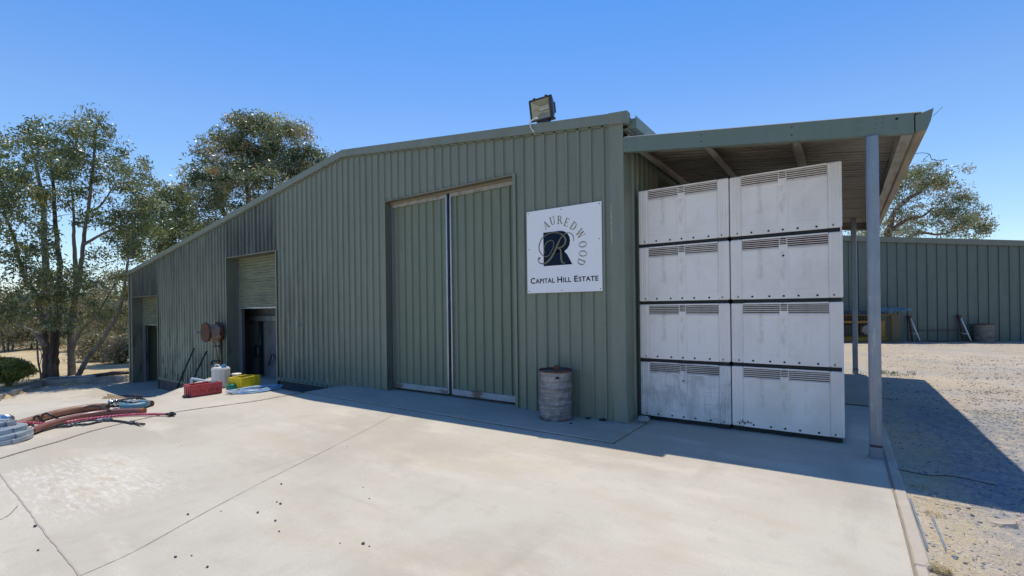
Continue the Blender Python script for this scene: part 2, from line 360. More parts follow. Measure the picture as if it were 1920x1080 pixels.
SCRUB = [leafmat('scrub_leaf_olive', (0.132, 0.139, 0.078)), leafmat('scrub_leaf_grey', (0.217, 0.202, 0.132)), leafmat('scrub_twig_brown', (0.264, 0.202, 0.155)), leafmat('scrub_leaf_dark', (0.078, 0.09, 0.046))]
BUSH = [_lm('bush_leaf_green', (.17, .19, .035)), _lm('bush_leaf_yellow', (.30, .29, .06)), _lm('bush_leaf_dark', (.09, .11, .025))]

# concrete with stains, faint tyre arcs and efflorescence
def concrete(name, base):
    M_ = mat(name, base, .82, 0, [((base[0]*.83, base[1]*.81, base[2]*.79), .5, .42, .62, .85, 8), ((base[0]*1.13, base[1]*1.12, base[2]*1.1), (.9, 2.2, 1), .48, .68, .8, 8),
        ((base[0]*.94, base[1]*.82, base[2]*.68), (.6, 1.1, 1), .52, .72, .5, 8), ((base[0]*.70, base[1]*.69, base[2]*.69), (1.7, .4, 1), .58, .74, .55, 9), ((base[0]*.8, base[1]*.78, base[2]*.76), (6, 5, 1), .55, .7, .35, 8), ((base[0]*.74, base[1]*.73, base[2]*.72), (110, 110, 110), .5, .72, .6, 3), ((base[0]*.78, base[1]*.76, base[2]*.74), (.25, 3.2, 1), .60, .72, .35, 6), ((base[0]*.5, base[1]*.5, base[2]*.5), (9, 9, 9), .74, .79, .35, 4)],
        bump=(60, .4, .008), spec=.2)
    return M_
m_conc = concrete('concrete', (.50, .458, .384))
zmask_layer(m_conc, (.66, .635, .585), -9, -8, .6, (9, 30, 1), (-7.3, -4.5, .9), .50, .60, (.65, 2.0, .45))
zmask_layer(m_conc, (.42, .33, .24), -9, -8, .5, (3, 9, 1), (-7.3, -4.5, .9), .5, .66, (.65, 2.0, .45))
m_apron = concrete('apron_concrete', (.44, .41, .35))
m_curb = mat('kerb_concrete', (.36, .33, .29), .9, 0, [((.18, .16, .14), 3, .45, .65, .7, 7)], bump=(30, .5, .02))
m_edge = concrete('edge_concrete', (.45, .40, .33))
m_joint = mat('joint_dirt', (.24, .205, .16), .95, 0, [((.25, .2, .14), 9, .5, .62, .8, 5)])
m_fine = mat('fine_joint', (.38, .34, .285), .95, 0, [((.38, .34, .3), 4, .45, .6, .8, 5)])
m_soil = mat('soil', (.2, .145, .1), .95, 0, [((.32, .24, .17), 3, .45, .65, .8, 7), ((.1, .075, .055), 14, .55, .7, .7, 5)], bump=(20, .8, .03))
def groundmat(name, spec):
    return mat(name, spec[0], .95, 0, spec[1], bump=(spec[2], .9, .05), spec=.15)
m_grass = groundmat('dry_grass', ((.44, .345, .2), [((.54, .43, .26), .35, .42, .66, .8, 7), ((.3, .24, .13), .9, .5, .7, .8, 7), ((.62, .52, .35), 6, .5, .7, .6, 6), ((.2, .17, .1), 12, .6, .72, .6, 5)], 9))
m_hill = mat('hill_dry', (.30, .25, .19), 1, 0, [((.12, .13, .09), .03, .48, .56, .85, 8)])
m_bluehill = mat('hill_haze_blue', (.13, .19, .30), 1, 0, [((.1, .15, .24), .004, .45, .6, .8, 6)])  # haze of distance is painted into the hill as blue
# gravel yard: tan soil with crushed blue-grey stone in drifts
m_gravel = mat('gravel', (.44, .365, .27), .95, 0, [((.54, .44, .325), .6, .42, .66, .8, 8), ((.33, .25, .17), 2.2, .55, .72, .6, 7), ((.34, .345, .36), (.5, .5, 1), .47, .62, .45, 9),
    ((.22, .24, .27), 30, .54, .64, .4, 4), ((.62, .57, .49), 45, .56, .66, .75, 3), ((.13, .135, .15), 38, .60, .68, .8, 3), ((.52, .40, .22), (1.2, 1.6, 1), .62, .74, .6, 8)], bump=(60, 1.0, .02), spec=.2)
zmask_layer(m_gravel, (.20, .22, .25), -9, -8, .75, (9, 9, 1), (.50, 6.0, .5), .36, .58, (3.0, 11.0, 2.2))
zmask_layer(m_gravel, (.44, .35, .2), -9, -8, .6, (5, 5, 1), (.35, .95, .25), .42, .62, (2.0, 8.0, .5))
m_stone = mat('blue_stone', (.13, .15, .18), .8, 0, [((.25, .27, .3), 3, .45, .6, .8, 4)])
m_stonet = mat('tan_stone', (.36, .3, .24), .9, 0, [((.5, .45, .38), 8, .5, .65, .8, 4)])
m_pebble = mat('dark_pebble', (.035, .045, .075), .55, 0, [((.1, .1, .13), 30, .5, .65, .7, 3)])
m_straw = mat('straw', (.52, .42, .24), .8, 0, [((.38, .3, .17), 3, .45, .65, .7, 3)])
m_weed = mat('weed_green', (.12, .17, .05), .7)
m_glass = bpy.data.materials.new('clear_jar'); m_glass.use_nodes = True
_b = m_glass.node_tree.nodes['Principled BSDF']; _b.inputs['Base Color'].default_value = (.62, .68, .68, 1); _b.inputs['Transmission Weight'].default_value = .75; _b.inputs['Roughness'].default_value = .18; _b.inputs['IOR'].default_value = 1.3

# ================================================================ SETTING
KA, KB = Vector((-20.6, 2.72)), Vector((-22.95, 4.02))
kd = (KB - KA).normalized()
def beyond_kerb(X, Y):       # left of the kerb line or behind the low wall
    if X < -21.6 and Y > KB.y + (X - KB.x) * 1.35 and Y > 3.9: return True
    p = Vector((X, Y)) - KA
    s_ = kd.x * p.y - kd.y * p.x
    return (s_ > 0 and X < -9) or X < -23.2
def rng(a, b, n): return [a + (b - a) * i / n for i in range(n + 1)]
def grid(name, xs, ys, zf, material, skip=None, smooth=True):
    b = MB(); nx = len(xs); ny = len(ys)
    b.v = [(x, y, zf(x, y)) for x in xs for y in ys]
    for i in range(nx - 1):
        for j in range(ny - 1):
            if skip and skip((xs[i]+xs[i+1])/2, (ys[j]+ys[j+1])/2): continue
            a = i*ny + j; b.f.append((a, a+ny, a+ny+1, a+1)); b.m.append(0)
    o = b.build(name, material, smooth=smooth); return tag(o, kind='structure')
xs = [-900, -500, -300, -200, -140] + rng(-100, -30, 24) + rng(-28, -8, 50) + rng(-7, 40, 24) + [60, 100, 200, 400, 900]
ys = [-60, -30, -15] + rng(-8, 12, 50) + rng(14, 60, 20) + [80, 120, 200, 300, 500, 900]
def terr(x, y):
    if beyond_kerb(x, y) and x < -12:
        d = max(0, -x - 30); return -.84 + .05*math.sin(x*.9+y*.7) + .03*math.sin(y*2.1-x*1.3) - .012*d
    return min(G(x, y), G(x-.4, y), G(x, y-.4), G(x, y+.4)) - .12
grid('ground', xs, ys, terr, m_grass)
cx = rng(-23.6, -16, 40) + rng(-15.9, -8, 106) + rng(-7.8, .325, 16)
cy = rng(-9, 2.7, 23) + rng(2.78, 5.025, 36) + [5.035] + rng(5.1, 6.5, 14) + rng(6.8, 10, 6)
grid('concrete_slab', cx, cy, G, m_conc, skip=lambda x, y: beyond_kerb(x, y) and beyond_kerb(x + .35, y - .35))
# slab edge strip on the right
b = MB(); b.box(.335, .422, 3.72, 13.4, -.12, .002, b=.012); b.box(.335, .40, -9, 3.715, -.12, .0, b=.01)
tag(b.build('slab_edge', m_edge), kind='structure')
# raised apron along the wall
b = MB()
for x0, x1 in ((-8.48, -2.19), (-2.17, .322)):
    if x0 < -3: b.box(x0, x1, 5.11, 6.3, -.3, .014, b=.006)
tag(b.build('apron', m_apron), kind='structure')
# gravel yard with its stones
gxs = rng(.40, 6, 90) + rng(6.2, 60, 50); gys = rng(-6, 9, 130) + rng(9.2, 34, 60) + [40, 60, 90, 140]
def gh(x, y): return -.012 + .006*math.sin(x*5.1+y*2.3) + .006*math.sin(y*6.7-x*3.1) + .012*math.sin(x*1.3+1)*math.sin(y*.9)
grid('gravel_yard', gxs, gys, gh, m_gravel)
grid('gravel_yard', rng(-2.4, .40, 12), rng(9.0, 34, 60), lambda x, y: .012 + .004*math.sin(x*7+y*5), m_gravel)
# hills far behind
def ridge(name, x0, x1, y0, base, hfun, material, depth):
    b = MB(); n = 60; vs = []
    for i in range(n + 1):
        x = x0 + (x1 - x0) * i / n; h = hfun(i / n)
        vs += [(x, y0, base), (x, y0 + depth * .5, base + h), (x, y0 + depth, base)]
    b.add(vs, [f for i in range(n) for f in ((3*i, 3*i+3, 3*i+4, 3*i+1), (3*i+1, 3*i+4, 3*i+5, 3*i+2))])
    tag(b.build(name, material, smooth=True), kind='structure')
ridge('hill', -900, -60, 150, -9, lambda t: 16 + 4*math.sin(t*9) + 2*math.sin(t*23), m_hill, 160)
ridge('hill', -2600, 200, 900, -20, lambda t: 62 + 18*math.sin(t*7+1) + 9*math.sin(t*19) + 4*math.sin(t*41), m_bluehill, 500)

# joints: thin strips following the slab
def strip(name, pts, wd, material, lift=.004, kind='structure', seed=1, wob=.35):
    rr = random.Random(seed); P = smoothpath(pts, 14); b = MB(); vs = []
    for i, p in enumerate(P):
        d = P[min(i+1, len(P)-1)] - P[max(i-1, 0)]; d.z = 0; d.normalize(); s_ = Vector((-d.y, d.x, 0)); q = wd * (1 + rr.uniform(-wob, wob)) / 2
        jit = s_ * rr.uniform(-wd, wd) * .25
        for sg in (-1, 1):
            c = p + s_ * q * sg + jit; vs.append((c.x, c.y, max(G(c.x, c.y), 0 if lift > .02 else -9) + lift))
    n = len(P); b.add(vs, [(2*i, 2*i+2, 2*i+3, 2*i+1) for i in range(n-1)])
    return tag(b.build(name, material), kind=kind)
strip('slab_joint', [spot(u, v) for u, v in ((-60, 880), (0, 860), (60, 842), (110, 828), (160, 812), (213, 798), (270, 785), (335, 772), (400, 763), (480, 752), (530, 743), (577, 736))], .032, m_joint, .006)
strip('slab_joint', [spot(u, v) for u, v in ((150, 1080), (250, 1035), (350, 980), (420, 942), (500, 900), (600, 850), (700, 799), (738, 778))], .006, m_fine, .004, seed=2)
strip('slab_joint', [spot(u, v) for u, v in ((-60, 800), (0, 890), (40, 940), (85, 1000), (150, 1080), (200, 1150))], .010, m_fine, .004, seed=3)
strip('slab_joint', [(-8.4, 5.098, 0), (-5.4, 5.098, 0), (-3.6, 5.098, 0), (-2.15, 5.098, 0)], .022, m_joint, .005, seed=4)
strip('slab_joint', [(-2.18, 5.1, 0), (-2.18, 5.6, 0), (-2.18, 6.2, 0)], .015, m_joint, .005, seed=5)
strip('slab_joint', [(.329, -4, 0), (.331, 0, 0), (.328, 2, 0), (.33, 4, 0), (.33, 6, 0), (.33, 9, 0)], .014, m_joint, .006, seed=6)
strip('slab_crack', [spot(u, v) for u, v in ((0, 975), (18, 965), (34, 948))], .006, m_joint, .004, seed=7)
# soil wash beside the drop
b = MB(); rr = random.Random(8); n = 28
for cx_, cy_, rx, ry in ((-16.2, 4.9, 2.7, .55), (-14.1, 4.4, 1.6, .35)):
    vs = [(cx_, cy_, G(cx_, cy_) + .03)]
    for k in range(n):
        t = 2*math.pi*k/n; q = rr.uniform(.75, 1.1); x = cx_ + rx*q*math.cos(t); y = cy_ + ry*q*math.sin(t) + .25*math.cos(t); vs.append((x, y, G(x, y) + .004))
    b.add(vs, [(0, 1+k, 1+(k+1) % n) for k in range(n)])
tag(b.build('soil_wash', m_soil), kind='structure')

# kerb on the left
b = MB()
K = [Vector((-9, -3.0)), Vector((-14.6, -.15)), Vector((-17.3, 1.2)), KA, KB]
for i in range(len(K) - 1):
    b.bar((K[i].x, K[i].y, -.88 + (K[i].x > -14)*.3), (K[i+1].x, K[i+1].y, -.88), .15, .16)
tag(b.build('stone_kerb', m_curb), 'low weathered concrete kerb between the lower driveway and dry grass', 'kerb')
b = MB(); b.bar((KB.x-.25, KB.y-.1, -.86), (-21.55, 6.0, -.84), .26, .24)
o = b.build('low_wall', m_curb); tag(o, 'low grey concrete garden edging wall at the foot of the gum trees', 'wall')
b = MB(); b.tube([(KB.x-.1, KB.y+.15, -.70), (-22.6, 4.95, -.695), (-22.2, 5.3, -.70)], [.03, .035, .028], 8)
tag(b.build('old_rail', m_galv, smooth=True), 'pale grey pipe lying on top of the low garden wall', 'pipe')
b = MB(); b.tube([(-22.6, 5.05, -.70), (-22.2, 5.4, -.67), (-21.9, 5.75, -.63), (-21.6, 6.1, -.64)], [.03, .06, .075, .05], 8)
tag(b.build('timber_log', m_bark, smooth=True), 'dark rough timber log resting on the right end of the low wall', 'log')

# ================================================================ THE SHED
XR, XL, XRG, YW = -2.40, -21.36, -8.5, 6.08
ZR, ZL, ZRG = 4.15, 3.045, 4.885
def roofz(x): return ZRG + (ZR - ZRG) * (x - XRG) / (XR - XRG) if x > XRG else ZRG + (ZL - ZRG) * (x - XRG) / (XL - XRG)
OPEN = [(-7.21, -4.20, 3.655), (-13.75, -11.22, 3.03), (-20.98, -18.65, 2.13)]
def basez(x):
    if x < -18.65: return -.95
    if x < -13.75: return -.62
    if x < -8.48: return -.085
    return .014
shed = thing('winery_shed', 'long dark green corrugated steel shed with sliding doors and two roller doors', 'shed', (XR, YW, 0))
PROF = [(0, 0), (.138, 0), (.147, -.030), (.178, -.030), (.19, 0)]
def sheet(b, x0, x1, zb, zt, y=YW, sub=None):
    """ribbed sheet between x0 and x1, pans at y, ribs toward the camera"""
    k0 = math.floor((x0) / .19) - 1; k1 = math.ceil(x1 / .19) + 1
    pts = []
    for k in range(k0, k1):
        for (dx, dy) in PROF[:-1]: pts.append((k*.19 + dx, y + dy))
        pts.append((k*.19 + .095, y)) if False else None
    pts.sort()
    def yat(x):
        t = (x / .19 - math.floor(x / .19)) * .19
        for (a, ya), (c, yc) in zip(PROF[:-1], PROF[1:]):
            if a <= t <= c: return y + ya + (yc - ya) * (t - a) / (c - a)
        return y
    P = [(x0, yat(x0))] + [p for p in pts if x0 + 1e-4 < p[0] < x1 - 1e-4] + [(x1, yat(x1))]
    for (a, ya), (c, yc) in zip(P[:-1], P[1:]):
        b.quad((a, ya, zb(a)), (c, yc, zb(c)), (c, yc, zt(c)), (a, ya, zt(a)))
b = MB()
edges = sorted([XL, XRG, XR, -8.48] + [e for o_ in OPEN for e in o_[:2]])
for a, c in zip(edges[:-1], edges[1:]):
    mid = (a + c) / 2; op = [o_ for o_ in OPEN if o_[0] < mid < o_[1]]
    bz = basez(mid)
    sheet(b, a, c, (lambda x, q=op[0][2]: q) if op else (lambda x, q=bz: q), lambda x: roofz(x) - .02)
b.build('gable_wall', m_wall, shed)
# block base
b = MB(); b.box(-18.64, -13.76, YW+.012, YW+.2, -1.05, -.60); b.build('block_base', m_block, shed); b = MB(); b.box(-11.21, -8.3, YW+.012, YW+.2, -.4, -.075)
b.build('block_base', m_block, shed)
b = MB()
b.add([(-11.22, YW-.03, -.10), (-8.5, YW-.03, -.10), (-8.5, YW-.03, -.03), (-11.22, YW-.03, -.03), (-11.22, YW+.005, .0), (-8.5, YW+.005, .0), (-11.22, YW+.01, -.10), (-8.5, YW+.01, -.10)], [(0,1,2,3), (3,2,5,4), (6,7,1,0)])
b.build('base_flashing', m_green, shed); b = MB()
b.add([(-18.65, YW-.03, -.64), (-13.75, YW-.03, -.64), (-13.75, YW-.03, -.58), (-18.65, YW-.03, -.58), (-18.65, YW+.005, -.55), (-13.75, YW+.005, -.55), (-18.65, YW+.01, -.64), (-13.75, YW+.01, -.64)], [(0,1,2,3), (3,2,5,4), (6,7,1,0)])
b.build('base_flashing', m_green, shed)
# corner flashings
b = MB(); b.box(XR-.17, XR+.012, YW-.034, YW-.028, .31, ZR-.02); b.box(XR+.004, XR+.012, YW-.028, YW+.16, .31, ZR-.3); b.box(XR-.19, XR-.168, YW-.036, YW, .32, ZR-.02)
b.add([(XR-.17, YW-.034, .31), (XR+.012, YW-.034, .31), (XR+.045, YW-.06, .02), (XR-.15, YW-.06, .02), (XR+.012, YW+.14, .31), (XR+.05, YW+.14, .02)], [(3,2,1,0), (2,5,4,1)])
b.build('corner_flashing', m_green, shed)
b = MB(); b.box(XL-.012, XL+.12, YW-.034, YW-.028, -.95, ZL); b.box(XL-.012, XL-.004, YW-.028, YW+.3, -.95, ZL-.02)
b.build('corner_flashing', m_green, shed)
# opening trims and jambs
for (x0, x1, zt), yd in zip(OPEN, (6.27, 6.42, 6.42)):
    zb = basez((x0+x1)/2) if x0 > -8 else (-.32 if x0 > -15 else -.95)
    for q in ((x0-.05, x0+.003, zb), (x1-.003, x1+.05, zb if x0 > -18 else -.62)):
        b = MB(); b.box(q[0], q[1], YW-.033, YW-.029, q[2], zt+.02); b.build('opening_trim', m_green, shed)
    for q in ((x0-.004, x0+.002, zb, zt), (x1-.002, x1+.004, zb, zt)):
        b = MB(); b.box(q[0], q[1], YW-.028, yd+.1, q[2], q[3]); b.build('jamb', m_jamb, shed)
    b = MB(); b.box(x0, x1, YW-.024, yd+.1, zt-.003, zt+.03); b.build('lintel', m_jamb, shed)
    b = MB(); b.box(x0-.05, x1+.0, YW-.034, YW-.024, zt-.006, zt+.012); b.build('head_trim', m_timber, shed)
# sliding door leaves
YD = 6.235
def leaf(x0, x1, zb, zt):
    b = MB(); sheet(b, x0, x1, lambda x: zb, lambda x: zt, YD)
    d = b.build('sliding_door', m_door, shed)
    f = MB(); t = .028
    f.box(x0-.004, x0+t, YD-.042, YD+.01, zb-.06, zt+.01); f.box(x1-t, x1+.004, YD-.042, YD+.01, zb-.06, zt+.01)
    f.build('door_frame', m_galv, d)
    f = MB(); f.box(x0+t, x1-t, YD-.044, YD+.01, zt-.055, zt+.012); f.build('top_rail', m_purlin, d)
    f = MB(); f.box(x0+t, x1-t, YD-.05, YD+.01, zb-.07, zb+.035, b=.004); f.build('bottom_rail', m_rustgal, d)
    return d
leaf(-7.19, -5.735, .13, 3.60); leaf(-5.66, -3.9, .13, 3.60)
b = MB(); b.box(-7.4, -3.8, YD+.02, YD+.05, 0.05, 3.66); b.build('gap_shade_sheet', m_dark, shed)  # near-black sheet stands in for shade behind the gap between leaves
b = MB(); b.box(-7.19, -4.0, YD-.07, YD-.02, 3.615, 3.65); b.build('door_track', m_timber, shed)
# roller doors
for x0, x1, zt, zb, yd in ((-13.75, -11.22, 3.03, 1.69, 6.40), (-20.98, -18.65, 2.13, 1.16, 6.40)):
    b = MB(); n = int((zt + .05 - zb) / .075) * 6; P = []
    for i in range(n + 1):
        z = zb + (zt + .05 - zb) * i / n; P.append((yd + .018 * math.sin(2*math.pi*(z-zb)/.075), z))
    for (ya, za), (yc, zc) in zip(P[:-1], P[1:]): b.quad((x0+.04, ya, za), (x1-.02, ya, za), (x1-.02, yc, zc), (x0+.04, yc, zc))
    r_ = b.build('roller_door', m_roller, shed, smooth=True)
    b = MB(); b.box(x0+.04, x1-.02, yd-.02, yd+.02, zb-.045, zb, b=.004); b.build('bottom_rail', m_galv, r_)
    zz = -.32 if x0 > -15 else -.95
    b = MB(); b.box(x0+.004, x0+.05, yd-.03, yd+.03, zz, zt); b.build('guide_rail', m_galv, r_)
    b = MB(); b.box(x1-.03, x1-.006, yd-.03, yd+.03, zz, zt); b.build('guide_rail', m_galv, r_)
# barge capping
b = MB()
def band(b, x0, x1):
    for (ya, yb, dz0, dz1) in ((YW-.065, YW-.058, -.115, .02), (YW-.065, YW+.1, .02, .027), (YW-.058, YW-.022, -.115, -.108), (YW-.03, YW-.024, -.135, -.108)):
        vs = []
        for x in (x0, x1):
            z = roofz(x); vs += [(x, ya, z+dz0), (x, yb, z+dz0), (x, yb, z+dz1), (x, ya, z+dz1)]
        b.add(vs, [(0,1,2,3), (7,6,5,4), (0,4,5,1), (1,5,6,2), (2,6,7,3), (3,7,4,0)])
band(b, XL-.03, XRG); band(b, XRG, XR-.18)
b.build('barge_capping', m_green, shed)
b = MB(); z0, z1 = roofz(XR-.18), roofz(XR+.06)
for x0, x1, za, zc in ((XR-.181, XR+.085, z0, z1),):
    b.add([(x0, YW-.07, za-.125), (x1, YW-.07, zc-.125), (x1, YW-.07, zc+.035), (x0, YW-.07, za+.03), (x0, YW+.05, za-.125), (x1, YW+.05, zc-.125), (x1, YW+.05, zc+.035), (x0, YW+.05, za+.03)],
          [(0,1,2,3), (4,7,6,5), (0,4,5,1), (3,2,6,7), (1,5,6,2), (0,3,7,4)])
b.build('barge_end', m_green, shed)
# roof, eaves gutter, other walls
YB = 24.0
b = MB()
for x0, x1 in ((XL-.05, XRG), (XRG, XR+.05)):
    n = 40
    b.quad((x0, YW-.02, roofz(x0)+.012), (x1, YW-.02, roofz(x1)+.012), (x1, YB, roofz(x1)+.012), (x0, YB, roofz(x0)+.012))
    b.quad((x0, YW-.02, roofz(x0)-.012), (x0, YB, roofz(x0)-.012), (x1, YB, roofz(x1)-.012), (x1, YW-.02, roofz(x1)-.012))
b.build('roof', m_green, shed)
b = MB(); b.box(XR+.045, XR+.052, YW+.052, YB, 3.98, 4.10); b.box(XR+.052, XR+.155, YW+.052, YB, 3.975, 3.982); b.box(XR+.155, XR+.162, YW+.052, YB, 3.975, 4.13)
b.box(XR+.045, XR+.162, YW+.054, YW+.06, 3.98, 4.10)
b.build('eaves_gutter', m_greenb, shed)
b = MB(); b.box(XR-.02, XR+.045, YW+.05, YB, 3.96, 3.99); b.build('eaves_soffit', m_roofun, shed)
def sidesheet(b, y0, y1, z0, z1, x=XR):
    k = y0
    while k < y1 - 1e-3:
        pts = [(0, 0), (.135, 0), (.147, .026), (.172, .026), (.19, 0)]
        for (a, xa), (c, xc) in zip(pts[:-1], pts[1:]):
            ya = min(k+a, y1); yc = min(k+c, y1)
            if yc > ya: b.quad((x+xa, ya, z0), (x+xc, yc, z0), (x+xc, yc, z1), (x+xa, ya, z1))
        k += .19
b = MB(); sidesheet(b, YW+.16, 7.36, 0, 4.0); sidesheet(b, 7.36, 10.4, 3.74, 4.0); sidesheet(b, 10.4, YB, 0, 4.0)
b.build('side_wall', m_wall, shed)
b = MB(); b.box(XR-.05, XR+.03, 7.36, 7.42, 0, 3.74); b.box(XR-.05, XR+.03, 10.34, 10.4, 0, 3.74); b.box(XR-.05, XR+.03, 7.42, 10.34, 3.69, 3.74); b.build('side_opening_frame', m_green, shed)
b = MB(); b.box(XL, XL+.02, YW+.3, YB, -1, ZL-.03); b.box(XL+.02, XR-.02, YB-.02, YB, -1, ZL-.05); b.build('rear_wall', m_green, shed)
# interior seen through the openings
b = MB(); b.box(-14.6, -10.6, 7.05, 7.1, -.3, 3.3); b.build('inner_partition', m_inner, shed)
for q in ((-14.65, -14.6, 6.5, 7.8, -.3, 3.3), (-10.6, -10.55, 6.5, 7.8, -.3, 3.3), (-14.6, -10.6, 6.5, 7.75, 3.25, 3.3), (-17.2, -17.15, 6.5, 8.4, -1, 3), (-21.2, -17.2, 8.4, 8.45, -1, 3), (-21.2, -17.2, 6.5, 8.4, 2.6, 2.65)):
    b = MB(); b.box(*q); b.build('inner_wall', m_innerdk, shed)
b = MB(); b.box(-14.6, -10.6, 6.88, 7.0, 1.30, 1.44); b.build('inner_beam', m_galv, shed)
b = MB(); b.tube([(-13.75, 6.95, -.25), (-13.75, 6.95, 1.3)], .05, 8); b.tube([(-14.2, 6.9, 1.25), (-13.95, 6.85, 1.25)], .035, 8)
b.box(-13.9, -13.7, 6.85, 6.95, .25, .6); b.tube(smoothpath([(-13.3, 6.95, .05), (-13.1, 6.95, .35), (-12.85, 6.95, .2), (-12.75, 6.95, -.2)]), .018, 6)
b.build('inner_pipework', m_black, shed, smooth=True)
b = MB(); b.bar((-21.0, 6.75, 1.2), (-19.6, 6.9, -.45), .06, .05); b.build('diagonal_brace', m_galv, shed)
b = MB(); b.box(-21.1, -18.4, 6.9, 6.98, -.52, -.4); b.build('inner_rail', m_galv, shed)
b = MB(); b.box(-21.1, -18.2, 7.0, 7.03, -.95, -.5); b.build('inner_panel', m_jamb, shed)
# paint scrape on the corner
b = MB(); rr = random.Random(3); vs = []; n = 26
for i in range(n + 1):
    t = i / n; z = 2.41 + .58 * t; wdt = .004 + .016 * math.sin(math.pi*t) * rr.uniform(.4, 1.2) * (1.3 - t*.6); c = -2.565 - .006*t + rr.uniform(-.003, .003)
    vs += [(c - wdt/2, YW-.0362, z), (c + wdt/2, YW-.0362, z)]
b.add(vs, [(2*i, 2*i+1, 2*i+3, 2*i+2) for i in range(n)])
b.build('paint_scrape', mat('bare_scrape', (.42, .40, .43), .7, 0, [((.25, .2, .2), 60, .5, .6, .8, 3)]), shed)
# roofing screws along two lines
b = MB()
for z_ in (.35, 1.35, 2.35, 3.35):
    for k in range(-113, -12):
        x = k*.19 + .16
        if any(o_[0]-.05 < x < o_[1]+.05 and z_ < o_[2] for o_ in OPEN) or z_ > roofz(x)-.15 or z_ < basez(x) or x > XR-.2 or x < XL+.15: continue
        b.lathe([(.008, 0), (.008, .006), (.004, .009), (.0001, .009)], (x, YW-.026, z_), 6, Matrix.Rotation(R(90), 4, 'X'))
tag(b.build('sheet_screws', m_jamb, shed), kind='stuff')

# ================================================================ LEAN-TO CANOPY
can = thing('lean_to_canopy', 'flat lean-to canopy with green fascia beam, zinc roof and steel posts', 'canopy', (XR, 6.0, 0))
CX0, CX1, CY0, CY1 = -2.385, .59, 6.045, 13.7
def cz(x): return 3.845 + (3.435 - 3.845) * (x + 2.41) / 3.0
def slope_box(b, x0, x1, y0, y1, d0, d1):
    vs = []
    for x in (x0, x1):
        z = cz(x); vs += [(x, y0, z+d0), (x, y1, z+d0), (x, y1, z+d1), (x, y0, z+d1)]
    b.add(vs, [(0,1,2,3), (7,6,5,4), (0,4,5,1), (1,5,6,2), (2,6,7,3), (3,7,4,0)])
b = MB(); slope_box(b, CX0, CX1, CY0, CY0+.004, -.195, 0); slope_box(b, CX0, CX1, CY0+.004, CY0+.075, -.004, 0); slope_box(b, CX0, CX1-.0, CY0+.004, CY0+.075, -.195, -.190)
fb = b.build('fascia_beam', m_greenb, can)
b = MB()
for (x, dz, r_) in ((.46, -.045, .013), (-1.395, -.045, .008), (-1.395, -.13, .008), (-.44, -.045, .008), (-.44, -.13, .008), (-2.345, -.04, .008), (-2.345, -.13, .008)):
    b.lathe([(r_, 0), (r_, .0012), (.0001, .0012)], (x, CY0-.0005, cz(x)+dz), 12, Matrix.Rotation(R(90), 4, 'X'))
for i in range(2):
    for j in range(3):
        b.lathe([(.004, 0), (.004, .001), (.0001, .001)], (.30+.055*i+.006*j*-1, CY0-.0005, cz(.3)-.03-.05*j), 8, Matrix.Rotation(R(90), 4, 'X'))
b.build('bolt_holes', m_dark, fb)
b = MB()
for (x, dz) in ((.445, -.095), (.445, -.15), (.165-.02, -.05), (.165+.02, -.05), (.165-.02, -.125), (.165+.02, -.125)):
    b.lathe([(.014, 0), (.014, .003), (.009, .006), (.0001, .006)], (x, CY0-.0005, cz(x)+dz), 12, Matrix.Rotation(R(90), 4, 'X'))
b.build('bolt_heads', m_greenb, fb)
b = MB(); slope_box(b, CX0, CX1, CY1-.08, CY1, -.195, 0); b.build('rear_beam', m_roofun, can)
# roof sheets: ribs run down the slope
b = MB(); y = CY0 + .012; pr = [(0, 0), (.08, 0), (.095, .024), (.125, .024), (.14, 0)]
while y < CY1 + .02:
    for (a, za), (c, zc) in zip(pr[:-1], pr[1:]):
        b.quad((CX0+.02, y+a, cz(CX0+.02)-.028+za), (CX0+.02, y+c, cz(CX0+.02)-.028+zc), (CX1+.06, y+c, cz(CX1+.06)-.028+zc), (CX1+.06, y+a, cz(CX1+.06)-.028+za))
    y += .14
b.build('canopy_roof', m_roofun, can)
b = MB(); slope_box(b, CX0+.02, CX1+.06, CY0-.004, CY1+.03, .001, .006); b.build('roof_flashing', m_zinc, can)
for x in (-2.25, -1.395, -.44, .51):
    b = MB(); z = cz(x)
    if x > .4: b.box(x-.01, x+.086, CY0+.076, CY1-.081, z-.185, z-.032)
    else: b.box(x-.006, x+.0, CY0+.076, CY1-.081, z-.15, z-.030); b.box(x, x+.065, CY0+.076, CY1-.081, z-.15, z-.142); b.box(x-.06, x-.006, CY0+.076, CY1-.081, z-.036, z-.030); b.box(x+.057, x+.065, CY0+.076, CY1-.081, z-.142, z-.13)
    b.build('purlin', m_purlin, can)
# gutter
b = MB(); zg = 3.435
P = [(.60, zg-.03), (.60, zg-.175), (.615, zg-.19), (.685, zg-.185), (.715, zg-.10), (.735, zg+.01)]
Q = [(x-.004 if i > 2 else x+.004, z+.004) for i, (x, z) in enumerate(P)]
for (a, c), (a2, c2) in zip(zip(P[:-1], P[1:]), zip(Q[:-1], Q[1:])):
    b.quad((a[0], CY0, a[1]), (c[0], CY0, c[1]), (c[0], CY1, c[1]), (a[0], CY1, a[1]))
    b.quad((a2[0], CY0, a2[1]), (a2[0], CY1, a2[1]), (c2[0], CY1, c2[1]), (c2[0], CY0, c2[1]))
g_ = b.build('box_gutter', m_gutter, can)
b = MB(); b.add([(x, CY0-.002, z) for x, z in P] + [(x, CY0+.003, z) for x, z in P], [(5,4,3,2,1,0), (6,7,8,9,10,11)] + [(i, i+1, i+7, i+6) for i in range(5)]); b.build('gutter_end', m_greenb, g_)
